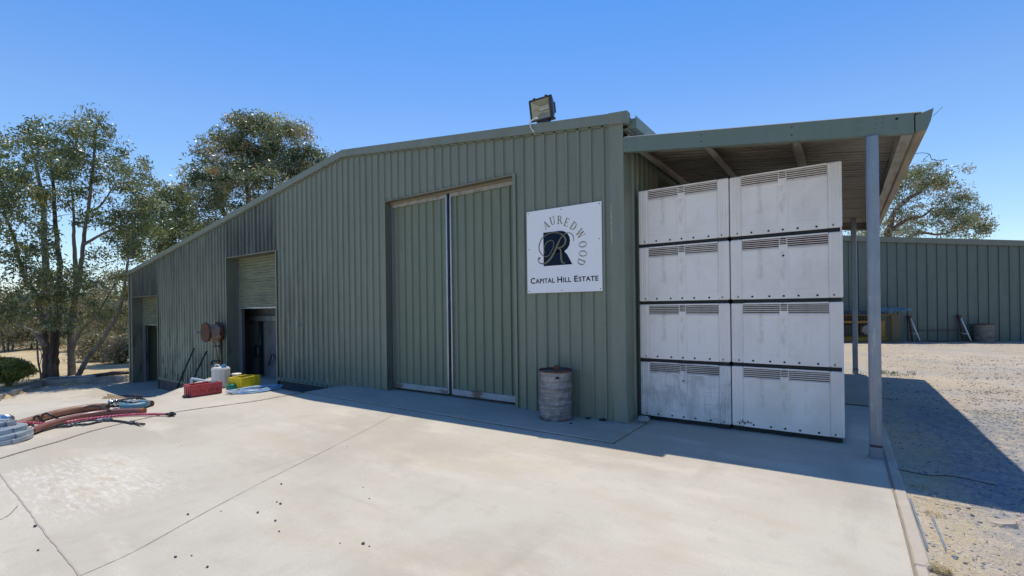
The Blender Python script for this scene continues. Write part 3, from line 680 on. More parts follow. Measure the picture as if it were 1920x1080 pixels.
# posts
def cpost(x, y, zt, s_):
    b = MB(); b.box(x-s_, x+s_, y-s_, y+s_, .13, zt, b=.008)
    p = b.build('post', m_post, can)
    b = MB(); b.box(x-s_-.004, x+s_+.004, y-s_-.004, y+s_+.004, .0, .115, b=.006); b.box(x-s_-.012, x+s_+.012, y-s_-.012, y+s_+.012, .0, .012); b.build('post_foot', m_post, p)
    b = MB(); b.box(x-s_+.001, x+s_-.001, y-s_+.001, y+s_-.001, .115, .13); b.build('post_joint', m_rust, p)
cpost(.262, 6.075, cz(.26)-.196, .052); cpost(.215, 12.95, cz(.2)-.02, .05)
b = MB(); b.tube(smoothpath([(.72, 7.4, 3.36), (.80, 7.42, 3.36), (.86, 7.42, 3.33), (.88, 7.42, 3.27), (.95, 7.45, 3.25), (1.02, 7.45, 3.25)]), .0035, 5); b.tube(smoothpath([(.86, 7.42, 3.33), (.82, 7.42, 3.29), (.80, 7.42, 3.25)]), .003, 5)
b.tube([(.73, 6.05, 3.37), (.77, 6.05, 3.41), (.80, 6.05, 3.44)], .0022, 5)
b.build('loose_wire', m_black, can)

# ================================================================ FLOODLIGHT
fl = thing('floodlight', 'black framed rectangular floodlight clamped on the shed roof edge', 'floodlight', (-3.86, 6.45, 4.64))
RM = Matrix.Rotation(R(-8), 4, 'Z') @ Matrix.Rotation(R(14), 4, 'X') @ Matrix.Rotation(R(4), 4, 'Y') @ Matrix.Scale(1.08, 4)
T = Matrix.Translation(Vector((0.0, 0, .09))) @ RM
def tb(b): b.v = [tuple(T @ Vector(v)) for v in b.v]; return b
b = MB(); W2, H2 = .205, .155
b.box(-W2, W2, -.075, -.05, H2-.02, H2, b=.003); b.box(-W2, W2, -.075, -.05, -H2, -H2+.022, b=.003); b.box(-W2, -W2+.018, -.075, -.05, -H2+.022, H2-.02); b.box(W2-.045, W2, -.075, -.05, -H2+.022, H2-.02)
b.box(-.12, -.09, -.08, -.05, H2, H2+.014); b.box(.1, .13, -.08, -.05, H2, H2+.014)
tb(b).build('front_frame', m_lampbody, fl, world=False)
b = MB(); b.add([(-W2, -.05, -H2), (W2, -.05, -H2), (W2, -.05, H2), (-W2, -.05, H2), (-.1, .09, -.08), (.13, .09, -.08), (.13, .09, .09), (-.1, .09, .09)], [(1,0,4,5), (2,1,5,6), (3,2,6,7), (0,3,7,4), (4,7,6,5)])
for i in range(5): b.box(.0+.03*i, .006+.03*i, .09, .13, -.07, .08)
tb(b).build('housing', m_lampbody, fl, world=False)
b = MB(); i0, i1, j0, j1 = -W2+.02, W2-.05, -H2+.022, H2-.022
b.add([(i0, -.055, j0), (i1, -.055, j0), (i1, -.055, j1), (i0, -.055, j1), (-.08, .03, -.04), (.1, .03, -.04), (.1, .03, .055), (-.08, .03, .055)], [(0,1,5,4), (1,2,6,5), (2,3,7,6), (3,0,4,7), (4,5,6,7)])
tb(b).build('reflector', m_lampglass, fl, world=False)
b = MB(); b.tube([(-.07, -.005, 0), (.1, -.005, 0)], .009, 8); tb(b).build('lamp_tube', m_lamptube, fl, world=False)
b = MB(); b.box(-.13, .19, -.02, .06, -.10, -.065, b=.008); b.box(.155, .175, -.02, .02, -.07, .1); b.box(-.02, .1, -.03, .05, -.32, -.09); b.build('bracket', m_lampbody, fl, world=False)
b = MB(); b.tube(smoothpath([(-3.72, 6.05, 4.43), (-3.78, 6.02, 4.415), (-3.83, 6.0, 4.37), (-3.825, 6.0, 4.31), (-3.80, 6.005, 4.26), (-3.77, 6.03, 4.21)]), .011, 8)
b.tube([(-3.79, 6.015, 4.235), (-3.765, 6.05, 4.20)], .013, 6)
b.build('power_cable', m_cream, fl, smooth=True)

# ================================================================ SIGN
sg = thing('estate_sign', 'square white estate sign with navy and gold R emblem on green wall', 'sign', (-3.33, 6.03, 2.41))
SX0, SX1, SZ0, SZ1, SY = -3.942, -2.708, 1.795, 3.036, 6.045
b = MB(); b.box(SX0, SX1, SY-.006, SY, SZ0, SZ1, b=.001); b.build('panel', m_signw, sg)
FY = SY - .0075
def flat(polys, name, material, y=FY):
    b = MB()
    for p in polys:
        n = len(p); b.add([(x, y, z) for x, z in p] , [tuple(range(n))])
    return b.build(name, material, sg)
# block R in navy
pr = [(-3.648, 2.193), (-3.648, 2.692), (-3.36, 2.692)]
for k in range(0, 9):
    a = R(88 - k*22); pr.append((-3.355 + .155*math.cos(a), 2.535 + .157*math.sin(a)))
pr += [(-3.31, 2.405), (-3.25, 2.34), (-3.168, 2.193)]
b = MB(); n = len(pr); b.add([(-3.55, FY, 2.4)] + [(x, FY, z) for x, z in pr], [(0, 1+i, 1+(i+1) % n) for i in range(n)])
b.build('block_letter', m_navy, sg)
def ribbon(pts, ws, y):
    P = smoothpath([(x, 0, z) for x, z in pts], 10); N_ = len(P); vs = []
    for i, p in enumerate(P):
        t = i / (N_ - 1) * (len(ws) - 1); k = min(int(t), len(ws) - 2); wv = ws[k] + (ws[k+1] - ws[k]) * (t - k)
        d = (P[min(i+1, N_-1)] - P[max(i-1, 0)]).normalized(); s_ = Vector((-d.z, 0, d.x)) * wv / 2
        vs += [(p.x - s_.x, y, p.z - s_.z), (p.x + s_.x, y, p.z + s_.z)]
    return vs, [(2*i, 2*i+1, 2*i+3, 2*i+2) for i in range(N_ - 1)]
S1 = [(-3.723, 2.315), (-3.747, 2.287), (-3.711, 2.244), (-3.639, 2.231), (-3.554, 2.274), (-3.478, 2.365), (-3.412, 2.487), (-3.356, 2.578), (-3.302, 2.628), (-3.248, 2.649), (-3.186, 2.637), (-3.147, 2.589), (-3.141, 2.518)]
S2 = [(-3.621, 2.379), (-3.639, 2.458), (-3.587, 2.543), (-3.503, 2.567), (-3.47, 2.508), (-3.505, 2.415), (-3.571, 2.34), (-3.647, 2.348), (-3.716, 2.424), (-3.72, 2.514), (-3.671, 2.607), (-3.576, 2.663), (-3.464, 2.676), (-3.355, 2.649), (-3.284, 2.587), (-3.277, 2.515), (-3.331, 2.457), (-3.413, 2.448)]
S3 = [(-3.413, 2.448), (-3.359, 2.419), (-3.351, 2.339), (-3.343, 2.26), (-3.317, 2.218), (-3.281, 2.227)]
b = MB()
for i, (P_, W_) in enumerate(((S1, [.012, .01, .016, .022, .03, .03, .026, .018, .012, .01, .012, .012, .008]), (S2, [.01, .014, .014, .01, .01, .012, .012, .012, .016, .018, .016, .014, .012, .014, .026, .028, .02, .01]), (S3, [.01, .02, .03, .028, .018, .008]))):
    vs, fs = ribbon(P_, W_, FY - .001 - .0004*i); b.add(vs, fs)
b.add([(-3.723 + .02*math.cos(t), FY-.0023, 2.315 + .02*math.sin(t)) for t in [k*math.pi/6 for k in range(12)]], [tuple(range(12))])
b.build('script_letter', m_gold, sg)
# serif capitals for the arc, in a 1-high box; strokes as quads
def st(x0, z0, x1, z1, wd): # slanted stroke with horizontal cuts
    return [(x0-wd/2, z0), (x0+wd/2, z0), (x1+wd/2, z1), (x1-wd/2, z1)]
def hb(x0, x1, z, t=.06): return [(x0, z), (x1, z), (x1, z+t), (x0, z+t)]
def ring(cx_, cz_, rx, rz, a0, a1, wx, wz, n=14):
    out = []
    for i in range(n):
        a, c = R(a0 + (a1-a0)*i/n), R(a0 + (a1-a0)*(i+1)/n)
        out.append([(cx_+rx*math.cos(a), cz_+rz*math.sin(a)), (cx_+rx*math.cos(c), cz_+rz*math.sin(c)), (cx_+(rx-wx)*math.cos(c), cz_+(rz-wz)*math.sin(c)), (cx_+(rx-wx)*math.cos(a), cz_+(rz-wz)*math.sin(a))])
    return out
GL = {
 'A': [st(.1, 0, .42, 1, .06), st(.72, 0, .42, 1, .15), hb(.22, .6, .33, .06), hb(0, .22, 0), hb(.56, .88, 0)],
 'U': [st(.16, .3, .16, 1, .14), st(.66, .3, .66, 1, .07), hb(.02, .34, .95), hb(.52, .8, .95)] + ring(.395, .3, .305, .3, 180, 360, .12, .08),
 'R': [st(.17, 0, .17, 1, .14), hb(.02, .34, 0), hb(.02, .3, .94), hb(.2, .38, .94), hb(.2, .4, .48), st(.72, 0, .42, .5, .15), hb(.66, .88, 0)] + ring(.38, .74, .26, .26, -90, 90, .13, .06),
 'E': [st(.17, 0, .17, 1, .14), hb(.02, .64, 0), hb(.02, .6, .94), hb(.2, .46, .48), st(.615, 0, .64, .24, .05), st(.575, 1, .6, .78, .05), st(.46, .4, .46, .62, .04)],
 'D': [st(.17, 0, .17, 1, .14), hb(.02, .4, 0), hb(.02, .4, .94)] + ring(.38, .5, .4, .5, -90, 90, .14, .06),
 'W': [st(.34, 0, .12, 1, .14), st(.34, 0, .56, 1, .05), st(.78, 0, .56, 1, .14), st(.78, 0, 1.0, 1, .05), hb(0, .26, .95), hb(.44, .7, .95), hb(.9, 1.1, .95)],
 'O': ring(.4, .5, .4, .52, 0, 360, .13, .06, 24)}
WID = {'A': .86, 'U': .8, 'R': .86, 'E': .68, 'D': .8, 'W': 1.1, 'O': .8}
arc = [('A', -3.596, 2.803, 28), ('U', -3.487, 2.852, 14), ('R', -3.362, 2.852, -3), ('E', -3.252, 2.805, -22), ('D', -3.141, 2.738, -38), ('W', -3.036, 2.617, -58), ('O', -2.999, 2.462, -86), ('O', -2.999, 2.333, -97), ('D', -3.028, 2.215, -112)]
for i, (ch, X, Z, a) in enumerate(arc):
    b = MB(); hgt = .118; ca, sa = math.cos(R(a)), math.sin(R(a))
    for j, p in enumerate(GL[ch]):
        q = []
        for (x, z) in p:
            x = (x - WID[ch]/2) * hgt * .92; z = (z - .5) * hgt; q.append((X + x*ca - z*sa, FY - .0006 - .00005*j, Z + x*sa + z*ca))
        b.add(q, [tuple(range(len(q)))])
    b.build('letter', m_gold, sg)
def text(body, x, z, size, bold=.006, sx=1.0):
    c = bpy.data.curves.new('txt', 'FONT'); c.body = body; c.size = size; c.offset = bold; c.space_character = 1.06
    o = bpy.data.objects.new('txt', c); col.objects.link(o); bpy.context.view_layer.update()
    me = bpy.data.meshes.new_from_object(o.evaluated_get(bpy.context.evaluated_depsgraph_get()))
    bpy.data.objects.remove(o); off = Vector(sg.location)
    wmax = 0
    for v in me.vertices:
        X, Y = v.co.x * sx, v.co.y; wmax = max(wmax, X); v.co = Vector((x + X, FY, z + Y)) - off
    me.materials.clear(); me.materials.append(m_letter)
    n = bpy.data.objects.new('lettering', me); col.objects.link(n); n.parent = sg
    return x + wmax
BIG, SML = .118, .096
for big, small, x, xe in (('C', 'APITAL', -3.885, -3.461), ('H', 'ILL', -3.425, -3.191), ('E', 'STATE', -3.148, -2.767)):
    # first pass measures at unit stretch, second fits the measured run width
    for ps in (0, 1):
        k = 1.0 if ps == 0 else (xe - x) / wid
        before = len(sg.children)
        x2 = text(big, x, 1.942, BIG, .0030, k); x3 = text(small, x2 + .010*k, 1.942, SML, .0022, k); wid = x3 - x
        if ps == 0:
            for ch in [c for c in sg.children if c.name.startswith('lettering')][-2:]: bpy.data.objects.remove(ch)
b = MB()
for X, Z in ((SX0+.03, SZ1-.03), (SX1-.03, SZ1-.03), (SX0+.6, SZ1-.035), (SX0+.035, 2.46), (SX1-.04, 2.52), (SX0+.03, SZ0+.03), (SX1-.03, SZ0+.03), (SX0+.6, SZ0+.03)):
    b.lathe([(.007, 0), (.007, .004), (.0001, .005)], (X, SY-.0065, Z), 8, Matrix.Rotation(R(90), 4, 'X'))
b.build('fixing_screws', m_dark, sg)

# ================================================================ BINS
BW, BH, BD = 1.165, .778, 1.16
def make_bin(label, rusty=False, hole=False, dirty=False, splat=False, sc=0):
    t = thing('fruit_bin', label, 'bin', (0, 0, 0), 0, 'pale plastic fruit bins stacked under the canopy')
    mb = m_bindirty if dirty else m_bin
    # x runs 0..1.155 (front face at y=0 looking to -y); z 0..BH
    b = MB(); zt = BH; v0, v1 = BH*.815, BH*.975
    va, vb, vc, vd = BW*.115, BW*.46, BW*.54, BW*.885
    ch = .022
    b.box(.004, BW-.004, .035, BD, .03, zt-.004, b=.02)                         # core
    # front skin in pieces so that the vents are real openings
    b.box(0, va, 0, .036, .03, zt, b=.012); b.box(vd, BW, 0, .036, .03, zt, b=.012)
    b.box(va, vd, 0.006, .034, .03, v0, b=.003)
    b.box(va, vd, .004, .034, v1, zt, b=.004)
    b.box(vb, vc, .002, .034, v0-.03, v0+.045, b=.004)
    body = b.build('body', mb, t, world=False)
    b = MB()
    for k, xr in enumerate((.035, .07, .098)):
        b.box(xr, xr+.009, -.007, .001, .05, zt-.02); b.box(BW-xr-.009, BW-xr, -.007, .001, .05, zt-.02)
    b.box(va+.006, vb-.006, .001, .0055, .135, .141); b.box(vc+.006, vd-.006, .001, .0055, .135, .141)
    for x in (va+.004, vb-.012, vc+.006, vd-.01): b.box(x, x+.005, .001, .0055, .135, v0-.03)
    b.box(vb+.012, vc-.012, -.001, .0055, v0-.06, v0-.055)
    b.build('ribs', mb, t, world=False)
    b = MB(); b.box(va, vd, .028, .0335, v0+.002, v1-.002); b.build('vent_back', m_rust if rusty else m_vent, t, world=False)
    b = MB()
    for (x0, x1) in ((va, vb), (vc, vd)):
        for k in range(5):
            z = v0 + (v1 - v0) * (k + .55) / 5.2; b.box(x0, x1, .0, .02, z-.0028, z+.0036)
        b.add([(x0+.012, -.003, v0-.012), (x1-.012, -.003, v0-.012), (x1, .004, v0+.006), (x0, .004, v0+.006), (x0, .02, v0+.006), (x1, .02, v0+.006)], [(0,1,2,3), (3,2,5,4)])
    for x in (vb+.005, vc-.011): b.box(x, x+.006, .0, .02, v0+.045, v1)
    for k in range(3): z = v0 + .062 + .02*k; b.box(vb, vc, .004, .02, z-.003, z+.003)
    b.build('vent_grille', mb, t, world=False)
    b = MB()
    hs = [(f * BW, .062) for f in (.07, .21, .37, .5, .63, .79, .93)] + ([(.5*BW, BH*.70)] if hole else [])
    for i, (x, z) in enumerate(hs):
        yy = -.0005 if (x < va or x > vd) else .0055
        b.lathe([(.0125, 0), (.0125, .0012), (.0001, .0012)], (x, yy, z), 14, Matrix.Rotation(R(90), 4, 'X'))
    b.build('drain_holes', m_dark, t, world=False)
    b = MB(); b.box(.02, BW-.02, .03, BD-.02, -.016, .03)
    for x in (.02, BW/2-.06, BW-.16): b.box(x, x+.14, .012, .05, -.018, .028)
    b.build('skid_base', m_dark, t, world=False)
    rr = random.Random(sc*7+1)
    if splat:
        b = MB()
        for k in range(60):
            x = .13 + rr.gauss(0, .035); z = .085 + rr.gauss(0, .014); q = rr.uniform(.002, .008)
            if x > va-.004 and x < va + .004: continue
            yy = -.0052 if x < va else .0048
            b.add([(x + q*math.cos(a)*1.3*rr.uniform(.6, 1.2), yy-.00003*k, z + q*math.sin(a)*rr.uniform(.6, 1.2)) for a in [j*math.pi/3 for j in range(6)]], [(0,1,2,3,4,5)])
        b.build('black_splatter', m_black, t, world=False)
    return t
rowsL = ['top', 'second', 'third', 'bottom']
info = {(0, 3): ('topmost pale grey bin of the left stack beside the shed corner', {}), (0, 2): ('pale bin of the left stack, second from the top', {}),
        (0, 1): ('pale bin of the left stack resting on the scuffed bottom bin', {}), (0, 0): ('scuffed grey bottom bin of the left stack with one hole in its middle', dict(hole=True, dirty=True)),
        (1, 3): ('topmost pale grey bin of the right stack under the canopy purlins', {}), (1, 2): ('pale bin of the right stack with rust-brown vents and a hole in its middle', dict(rusty=True, hole=True)),
        (1, 1): ('pale bin of the right stack, third from the top', {}), (1, 0): ('bottom bin of the right stack with black splatter at its lower left', dict(splat=True))}
for (c, r_), (lab, kw) in info.items():
    t = make_bin(lab, sc=c*4+r_, **kw)
    x0 = -2.332 if c == 0 else -1.160; y0 = (6.435, 6.475)[c] + rnd.uniform(-.008, .008)
    t.location = (x0 + rnd.uniform(-.002, .002), y0, .03 + r_ * .793); t.rotation_euler = (0, 0, R((1.2, .2)[c] + rnd.uniform(-.4, .4)) * .6)

# glass jar at the corner
t = thing('glass_jar', 'clear dusty glass jar lying beside the shed corner and bins', 'jar', (-2.27, 6.16, .06), R(20))
Mx = Matrix.Rotation(R(90), 4, 'Y')
b = MB(); b.lathe([(.001, 0), (.042, 0), (.048, .01), (.048, .11), (.036, .13), (.036, .15), (.031, .15), (.031, .13), (.043, .108), (.043, .012), (.001, .008)], (0, 0, 0), 20, Mx); b.build('jar_body', m_glass, t, world=False, smooth=True)

# ================================================================ DRUMS
def drum(label, loc, hgt, rad, body, lid, seedj, blockm=None):
    t = thing('steel_drum', label, 'drum', loc)
    jr = random.Random(seedj); ph = [jr.uniform(0, 6) for _ in range(6)]
    jit = lambda a, z: .006*math.sin(3*a+ph[0]+z*9) + .004*math.sin(7*a+ph[1]+z*25) + .004*math.sin(12*a+ph[2]-z*31)
    prof = [(rad*.98, 0), (rad*1.02, .008), (rad*1.0, .025)]
    n = 40
    for i in range(n + 1):
        z = .025 + (hgt - .05) * i / n; g_ = 0
        for zr in (.33, .66): g_ += .014 * math.exp(-((z/hgt - zr)/.018)**2)
        for zr in (.12, .22, .44, .55, .78, .88): g_ += .004 * math.exp(-((z/hgt - zr)/.012)**2)
        prof.append((rad*.975 + g_, z))
    b = MB(); b.lathe(prof, (0, 0, 0), 48, None, jit); o = b.build('drum_body', body, t, world=False, smooth=True)
    b = MB(); b.lathe([(rad*.975, hgt-.03), (rad*1.025, hgt-.022), (rad*1.03, hgt-.004), (rad*1.0, hgt), (rad*.965, hgt-.006), (rad*.965, hgt-.03)], (0, 0, 0), 48); b.build('rim', m_rust, t, world=False, smooth=True)
    b = MB(); b.lathe([(rad*.968, hgt-.022), (.0005, hgt-.026)], (0, 0, 0), 40); b.build('lid', lid, t, world=False)
    return t
d1 = drum('dented grey steel drum with rusty rim beside the sliding door', (-3.335, 5.80, .014), .69, .232, m_drum, m_druml, 4)
b = MB(); b.box(.10, .16, -.2, -.17, .585, .61, b=.004); b.build('bung', m_dark, d1, world=False)
b = MB(); b.box(-.035, .035, -.03, .03, 0, .085, Matrix.Rotation(R(25), 4, 'Z'), b=.005); b.lathe([(.038, .085), (.038, .09), (.001, .092)], (0, 0, 0), 10)
o = b.build('timber_block', m_rwood); o.location = (-3.28, 5.74, .014+.665); tag(o, 'small red-brown timber block standing on the near drum lid', 'block')
drum('old brown ribbed steel drum standing against the far green shed', tuple(at(1845, 640, 18.6).xy) + (-.02,), .72, .31, m_drum2, m_druml, 9)

# small leaf litter by the wall
for i, (x, y, sx, lab) in enumerate(((-2.93, 6.0, .05, 'dark flake of dirt against the wall just right of the grey drum'), (-2.72, 6.02, .07, 'larger dark flake of dirt against the wall near the shed corner'), (-3.0, 5.62, .03, 'tiny dark crumb on the apron in front of the grey drum'))):
    b = MB(); b.rock((0, 0, .008), sx, 40+i, .25); o = b.build('dirt_clod', m_machdk); o.location = (x, y, .012); tag(o, lab, 'debris')

# ================================================================ FAR SHED
A = Vector((-4.2, 17.0, 0)); Bp = at(1590, 640, 19.8); Cp = at(1920, 640, 18.7); Bp.z = 0; Cp.z = 0; dv = (Cp - Bp).normalized(); nv = Vector((dv.y, -dv.x, 0))
fs = thing('far_shed', 'dark green ribbed steel shed across the gravel yard', 'shed', (Bp.x, Bp.y, 0))
b = MB(); L0, L1 = -6.0, 12.0; k = L0
while k < L1:
    pts = [(0, 0), (.29, 0), (.30, .035), (.345, .035), (.36, 0)]
    for (a, ya), (c, yc) in zip(pts[:-1], pts[1:]):
        p = Bp + dv*(k+a) + nv*ya; q = Bp + dv*(k+c) + nv*yc; zt = 4.3 - .070*(k)
        b.quad((p.x, p.y, -.1), (q.x, q.y, -.1), (q.x, q.y, zt), (p.x, p.y, zt))
    k += .36
b.build('wall_sheet', m_farwall, fs)
b = MB(); p = Bp + dv*L0 + nv*.05; q = Bp + dv*L1 + nv*.05; b.bar((p.x, p.y, 4.3-.070*L0), (q.x, q.y, 4.3-.070*L1), .12, .22); b.build('eaves_gutter', greenmat('far_gutter', .8), fs)
b = MB(); p = Bp + dv*L0; q = Bp + dv*L1; r1 = q - nv*9; r0 = p - nv*9
b.quad((p.x, p.y, 4.38-.070*L0), (q.x, q.y, 4.38-.070*L1), (r1.x, r1.y, 4.3), (r0.x, r0.y, 4.9)); b.quad((r0.x, r0.y, -.1), (r1.x, r1.y, -.1), (r1.x, r1.y, 4.3), (r0.x, r0.y, 4.9)); b.quad((q.x, q.y, -.1), (r1.x, r1.y, -.1), (r1.x, r1.y, 4.3), (q.x, q.y, 3.5))
b.quad((p.x, p.y, -.1), (r0.x, r0.y, -.1), (r0.x, r0.y, 4.9), (p.x, p.y, 4.1))
b.build('roof', m_farwall, fs)

# generator in a mesh shelter: local frame along dv
ang = math.atan2(dv.y, dv.x)
def lane(s_, off): return Bp + dv*s_ + nv*off
p0 = lane(-1.35, .75)
cg = thing('mesh_shelter', 'low mesh cage with bent corrugated iron roof against the far shed', 'shelter', (p0.x, p0.y, 0), ang)
b = MB(); Lc, Hc, Dc = 2.55, 1.12, -1.3     # box: x 0..Lc along the wall, y 0..1.1 away toward the wall (+y)
for x in (0, Lc): 
    for y in (0, .65): b.box(x-.03, x+.03, y-.03, y+.03, 0, Hc)
b.box(0, Lc, -.02, .02, Hc-.05, Hc); b.box(0, Lc, -.02, .02, 0, .04); b.build('cage_frame', m_wire, cg, world=False)
b = MB(); n = 24
for i in range(n + 1): x = Lc*i/n; b.box(x-.004, x+.004, -.006, .002, .02, Hc)
for j in range(10): z = .06 + j*.115; b.box(0, Lc, -.004, .004, z-.004, z+.004)
b.build('wire_mesh', m_wire, cg, world=False)
b = MB(); xx = Lc + .02
b.box(xx-.02, xx+.24, -.05, .0, 0, Hc-.02)
cp = b.build('corner_panel', mat('cage_panel', (.12, .095, .05), .7, 0, [((.09, .08, .05), (8, 8, 20), .45, .6, .8, 4)]), cg, world=False)
b = MB(); n = 70; rows = [(-.3, 0), (.7, .12)]
for i in range(n + 1):
    x = -2.2 + (Lc+2.9)*i/n; lift = .10 * max(0, (x - Lc+.5)) / .9 + .02*math.sin(x*3); wv = .02*math.sin(i*2.1)
    for (y, dz) in rows: b.v.append((x, y, Hc + .03 + lift + dz + wv))
for i in range(n): b.f.append((2*i, 2*i+2, 2*i+3, 2*i+1)); b.m.append(1 if i > n*.80 else 0)
b.build('iron_roof', [mat('rusty_iron', (.16, .115, .085), .8, 0, [((.3, .26, .22), 4, .5, .65, .7, 5)]), m_corr], cg, world=False)
b = MB(); b.box(-2.15, -.03, -.2, .6, 0, Hc-.1); b.box(-.03, Lc, .66, .68, 0, Hc-.02); b.build('stack_and_shade_panel', m_machdk, cg, world=False)  # thin rear panel is added near-black to darken the cage interior
gp = lane(-.55, .45)
ge = thing('generator', 'yellow framed generator with grey engine inside the mesh shelter', 'generator', (gp.x, gp.y, 0), ang)
b = MB(); b.box(-.1, 1.75, -.15, .35, 0, .22, b=.05); b.box(1.35, 1.62, -.18, .2, .2, .86, b=.02); b.box(-.1, 1.35, -.16, -.1, .78, .86); b.box(-.1, -.02, -.16, .2, .2, .86); b.build('frame', m_yelmach, ge, world=False)
b = MB(); b.box(.0, .65, -.1, .3, .22, .72, b=.04); b.box(.1, 1.3, .0, .3, .22, .45); b.build('motor', m_machdk, ge, world=False)
b = MB(); b.lathe([(.0005, .12), (.1, .12), (.12, .1), (.19, .08), (.21, .02), (.21, -.1)], (.95, -.16, .5), 20, Matrix.Rotation(R(90), 4, 'X')); b.box(1.05, 1.3, -.24, -.05, .45, .62, b=.03); b.build('engine', m_machgr, ge, world=False, smooth=False)
# steel stand
sp_ = lane(2.25, .3)
stn = thing('steel_stand', 'low steel stand with two white angled legs against the far shed', 'stand', (sp_.x, sp_.y, 0), ang)
W3 = 1.78
b = MB()
for x in (0, W3): b.bar((x, .05, 0), (x-.02, .22, 1.0), .05, .05); b.box(x-.07, x+.03, .15, .26, .95, 1.05)
b.box(0, W3+.14, -.18, -.13, .0, .045); b.box(0, W3, .12, .15, .42, .45); b.build('rusty_frame', m_rust, stn, world=False)
for x in (0, W3):
    b = MB(); b.tube([(x+.14, -.16, .02), (x-.03, .1, .93)], .024, 8); b.tube([(x+.11, -.1, .3), (x-.02, .1, .32)], .02, 6); b.build('leg', m_white, stn, world=False, smooth=True)

# ================================================================ WALL REEL, POLES, CONTAINERS
rl = thing('hose_reel', 'rust-red hose reel wound with hose on the shed wall', 'hose reel', (-14.0, 5.8, 1.03))
Mr = Matrix.Rotation(R(90), 4, 'X')
def disc(b, y, r_, t=.02): b.lathe([(.001, t/2), (r_*.93, t/2), (r_, t*.9), (r_, -t*.9), (r_*.93, -t/2), (.001, -t/2)], (0, y, 0), 28, Mr)
b = MB(); disc(b, -.17, .27); b.build('flange', m_rust, rl, world=False, smooth=False)
b = MB(); disc(b, .14, .27); b.build('flange', m_rust, rl, world=False)
b = MB(); b.tube([(0, -.17, 0), (0, .26, 0)], .1, 14); b.box(-.05, .05, .14, .27, -.22, .08); b.build('hub', m_rust, rl, world=False)
b = MB()
for layer, rr_ in ((0, .145), (1, .185), (2, .215)):
    P = []
    for i in range(7*20):
        a = 2*math.pi*i/20; P.append((rr_*math.cos(a), -.13 + .24*(i/140 if layer % 2 == 0 else 1-i/140), rr_*math.sin(a) - (.03 if layer == 2 else 0)))
    b.tube(P, .017, 6)
b.build('wound_hose', mat('tan_hose', (.38, .25, .17), .6, 0, [((.5, .36, .26), 12, .45, .6, .7, 3)]), rl, world=False, smooth=True)
b = MB(); b.tube([(0, -.18, 0), (0, -.42, .02)], .016, 8); b.build('crank_handle', m_galv, rl, world=False)
b = MB(); b.tube(smoothpath([(.02, .0, -.2), (.04, .06, -.45), (.10, .08, -.8), (.16, .05, -1.15), (.2, .0, -1.25)]), .017, 6); b.build('hanging_hose', mat('drop_hose', (.2, .12, .08), .6), rl, world=False, smooth=True)
tp = thing('wall_tap', 'dark pipe riser with two taps below the hose reel', 'tap', (-14.0, 6.0, .3))
b = MB(); b.tube([(0.03, 0, -.5), (0.03, 0, .45)], .025, 8); b.tube([(.03, 0, .45), (.06, -.02, .55)], .03, 8); b.tube([(.03, 0, .33), (-.15, -.12, .33)], .018, 6); b.tube([(.03, 0, -.08), (-.2, -.14, -.08), (-.22, -.15, -.18)], .026, 8); b.build('riser', m_black, tp, world=False, smooth=True)
b = MB(); b.tube([(.05, -.03, .3), (.1, -.03, -.2)], .022, 6); b.build('brass_sleeve', mat('old_brass', (.25, .2, .07), .45, .4), tp, world=False, smooth=True)
t2 = thing('garden_tap', 'small grey tap fixed on the bare green wall', 'tap', (-10.18, 6.03, 1.26))
b = MB(); b.tube([(0, .03, 0), (0, -.06, 0), (-.01, -.07, -.05)], .014, 8); b.box(-.05, .03, -.045, -.03, .02, .035); b.tube([(-.06, .02, 0), (.03, .02, 0)], .012, 6); b.build('tap_body', m_machgr, t2, world=False)
def pole(p0, p1, r_, lab, r2=None):
    b = MB(); p0 = Vector(p0); p1 = Vector(p1); b.tube([(0, 0, 0), tuple((p1-p0)*.28), tuple((p1-p0)*.3), tuple(p1-p0)], [r2 or r_, r2 or r_, r_, r_], 8); o = b.build('black_pole', m_black, smooth=True); o.location = p0; tag(o, lab, 'pole')
pole((-16.0, 5.55, -.90), (-15.78, 6.03, .50), .022, 'longer black pole leaning on the wall, left of the pair', .038)
pole((-15.1, 5.5, -.85), (-14.95, 6.03, .45), .022, 'black pole leaning on the wall, nearer the hose reel')
# pale blue bent handle
t = thing('pipe_handle', 'pale blue bent pipe handle behind the red crate', 'pipe', (-10.95, 4.25, -.02))
b = MB(); b.tube(smoothpath([(-.10, -.08, 0), (-.10, -.08, .19), (-.06, -.06, .215), (.2, .1, .16)]), .024, 8); b.build('bent_tube', m_paleblue, t, world=False, smooth=True)
# jug
jg = thing('plastic_drum', 'large milky white plastic container with blue cap by the doorway', 'container', (-10.42, 4.46, .035))
b = MB(); rj = .165; hj = .41
b.lathe([(.001, 0), (rj*.94, 0), (rj, .03), (rj, hj-.07), (rj*1.03, hj-.06), (rj*1.03, hj-.035), (rj*.93, hj-.005), (.001, hj+.015)], (0, 0, 0), 12); auto_smooth(b.build('container_body', m_jug, jg, world=False), 25)
b = MB(); b.lathe([(.045, hj), (.045, hj+.045), (.04, hj+.05), (.001, hj+.05)], (.09, .02, 0), 16); b.build('cap', m_cap, jg, world=False)
b = MB(); b.tube(smoothpath([(-.11, -.06, hj), (-.10, -.06, hj+.04), (-.02, -.03, hj+.045), (.01, -.02, hj)]), .014, 8); b.build('carry_handle', m_jug, jg, world=False, smooth=True)
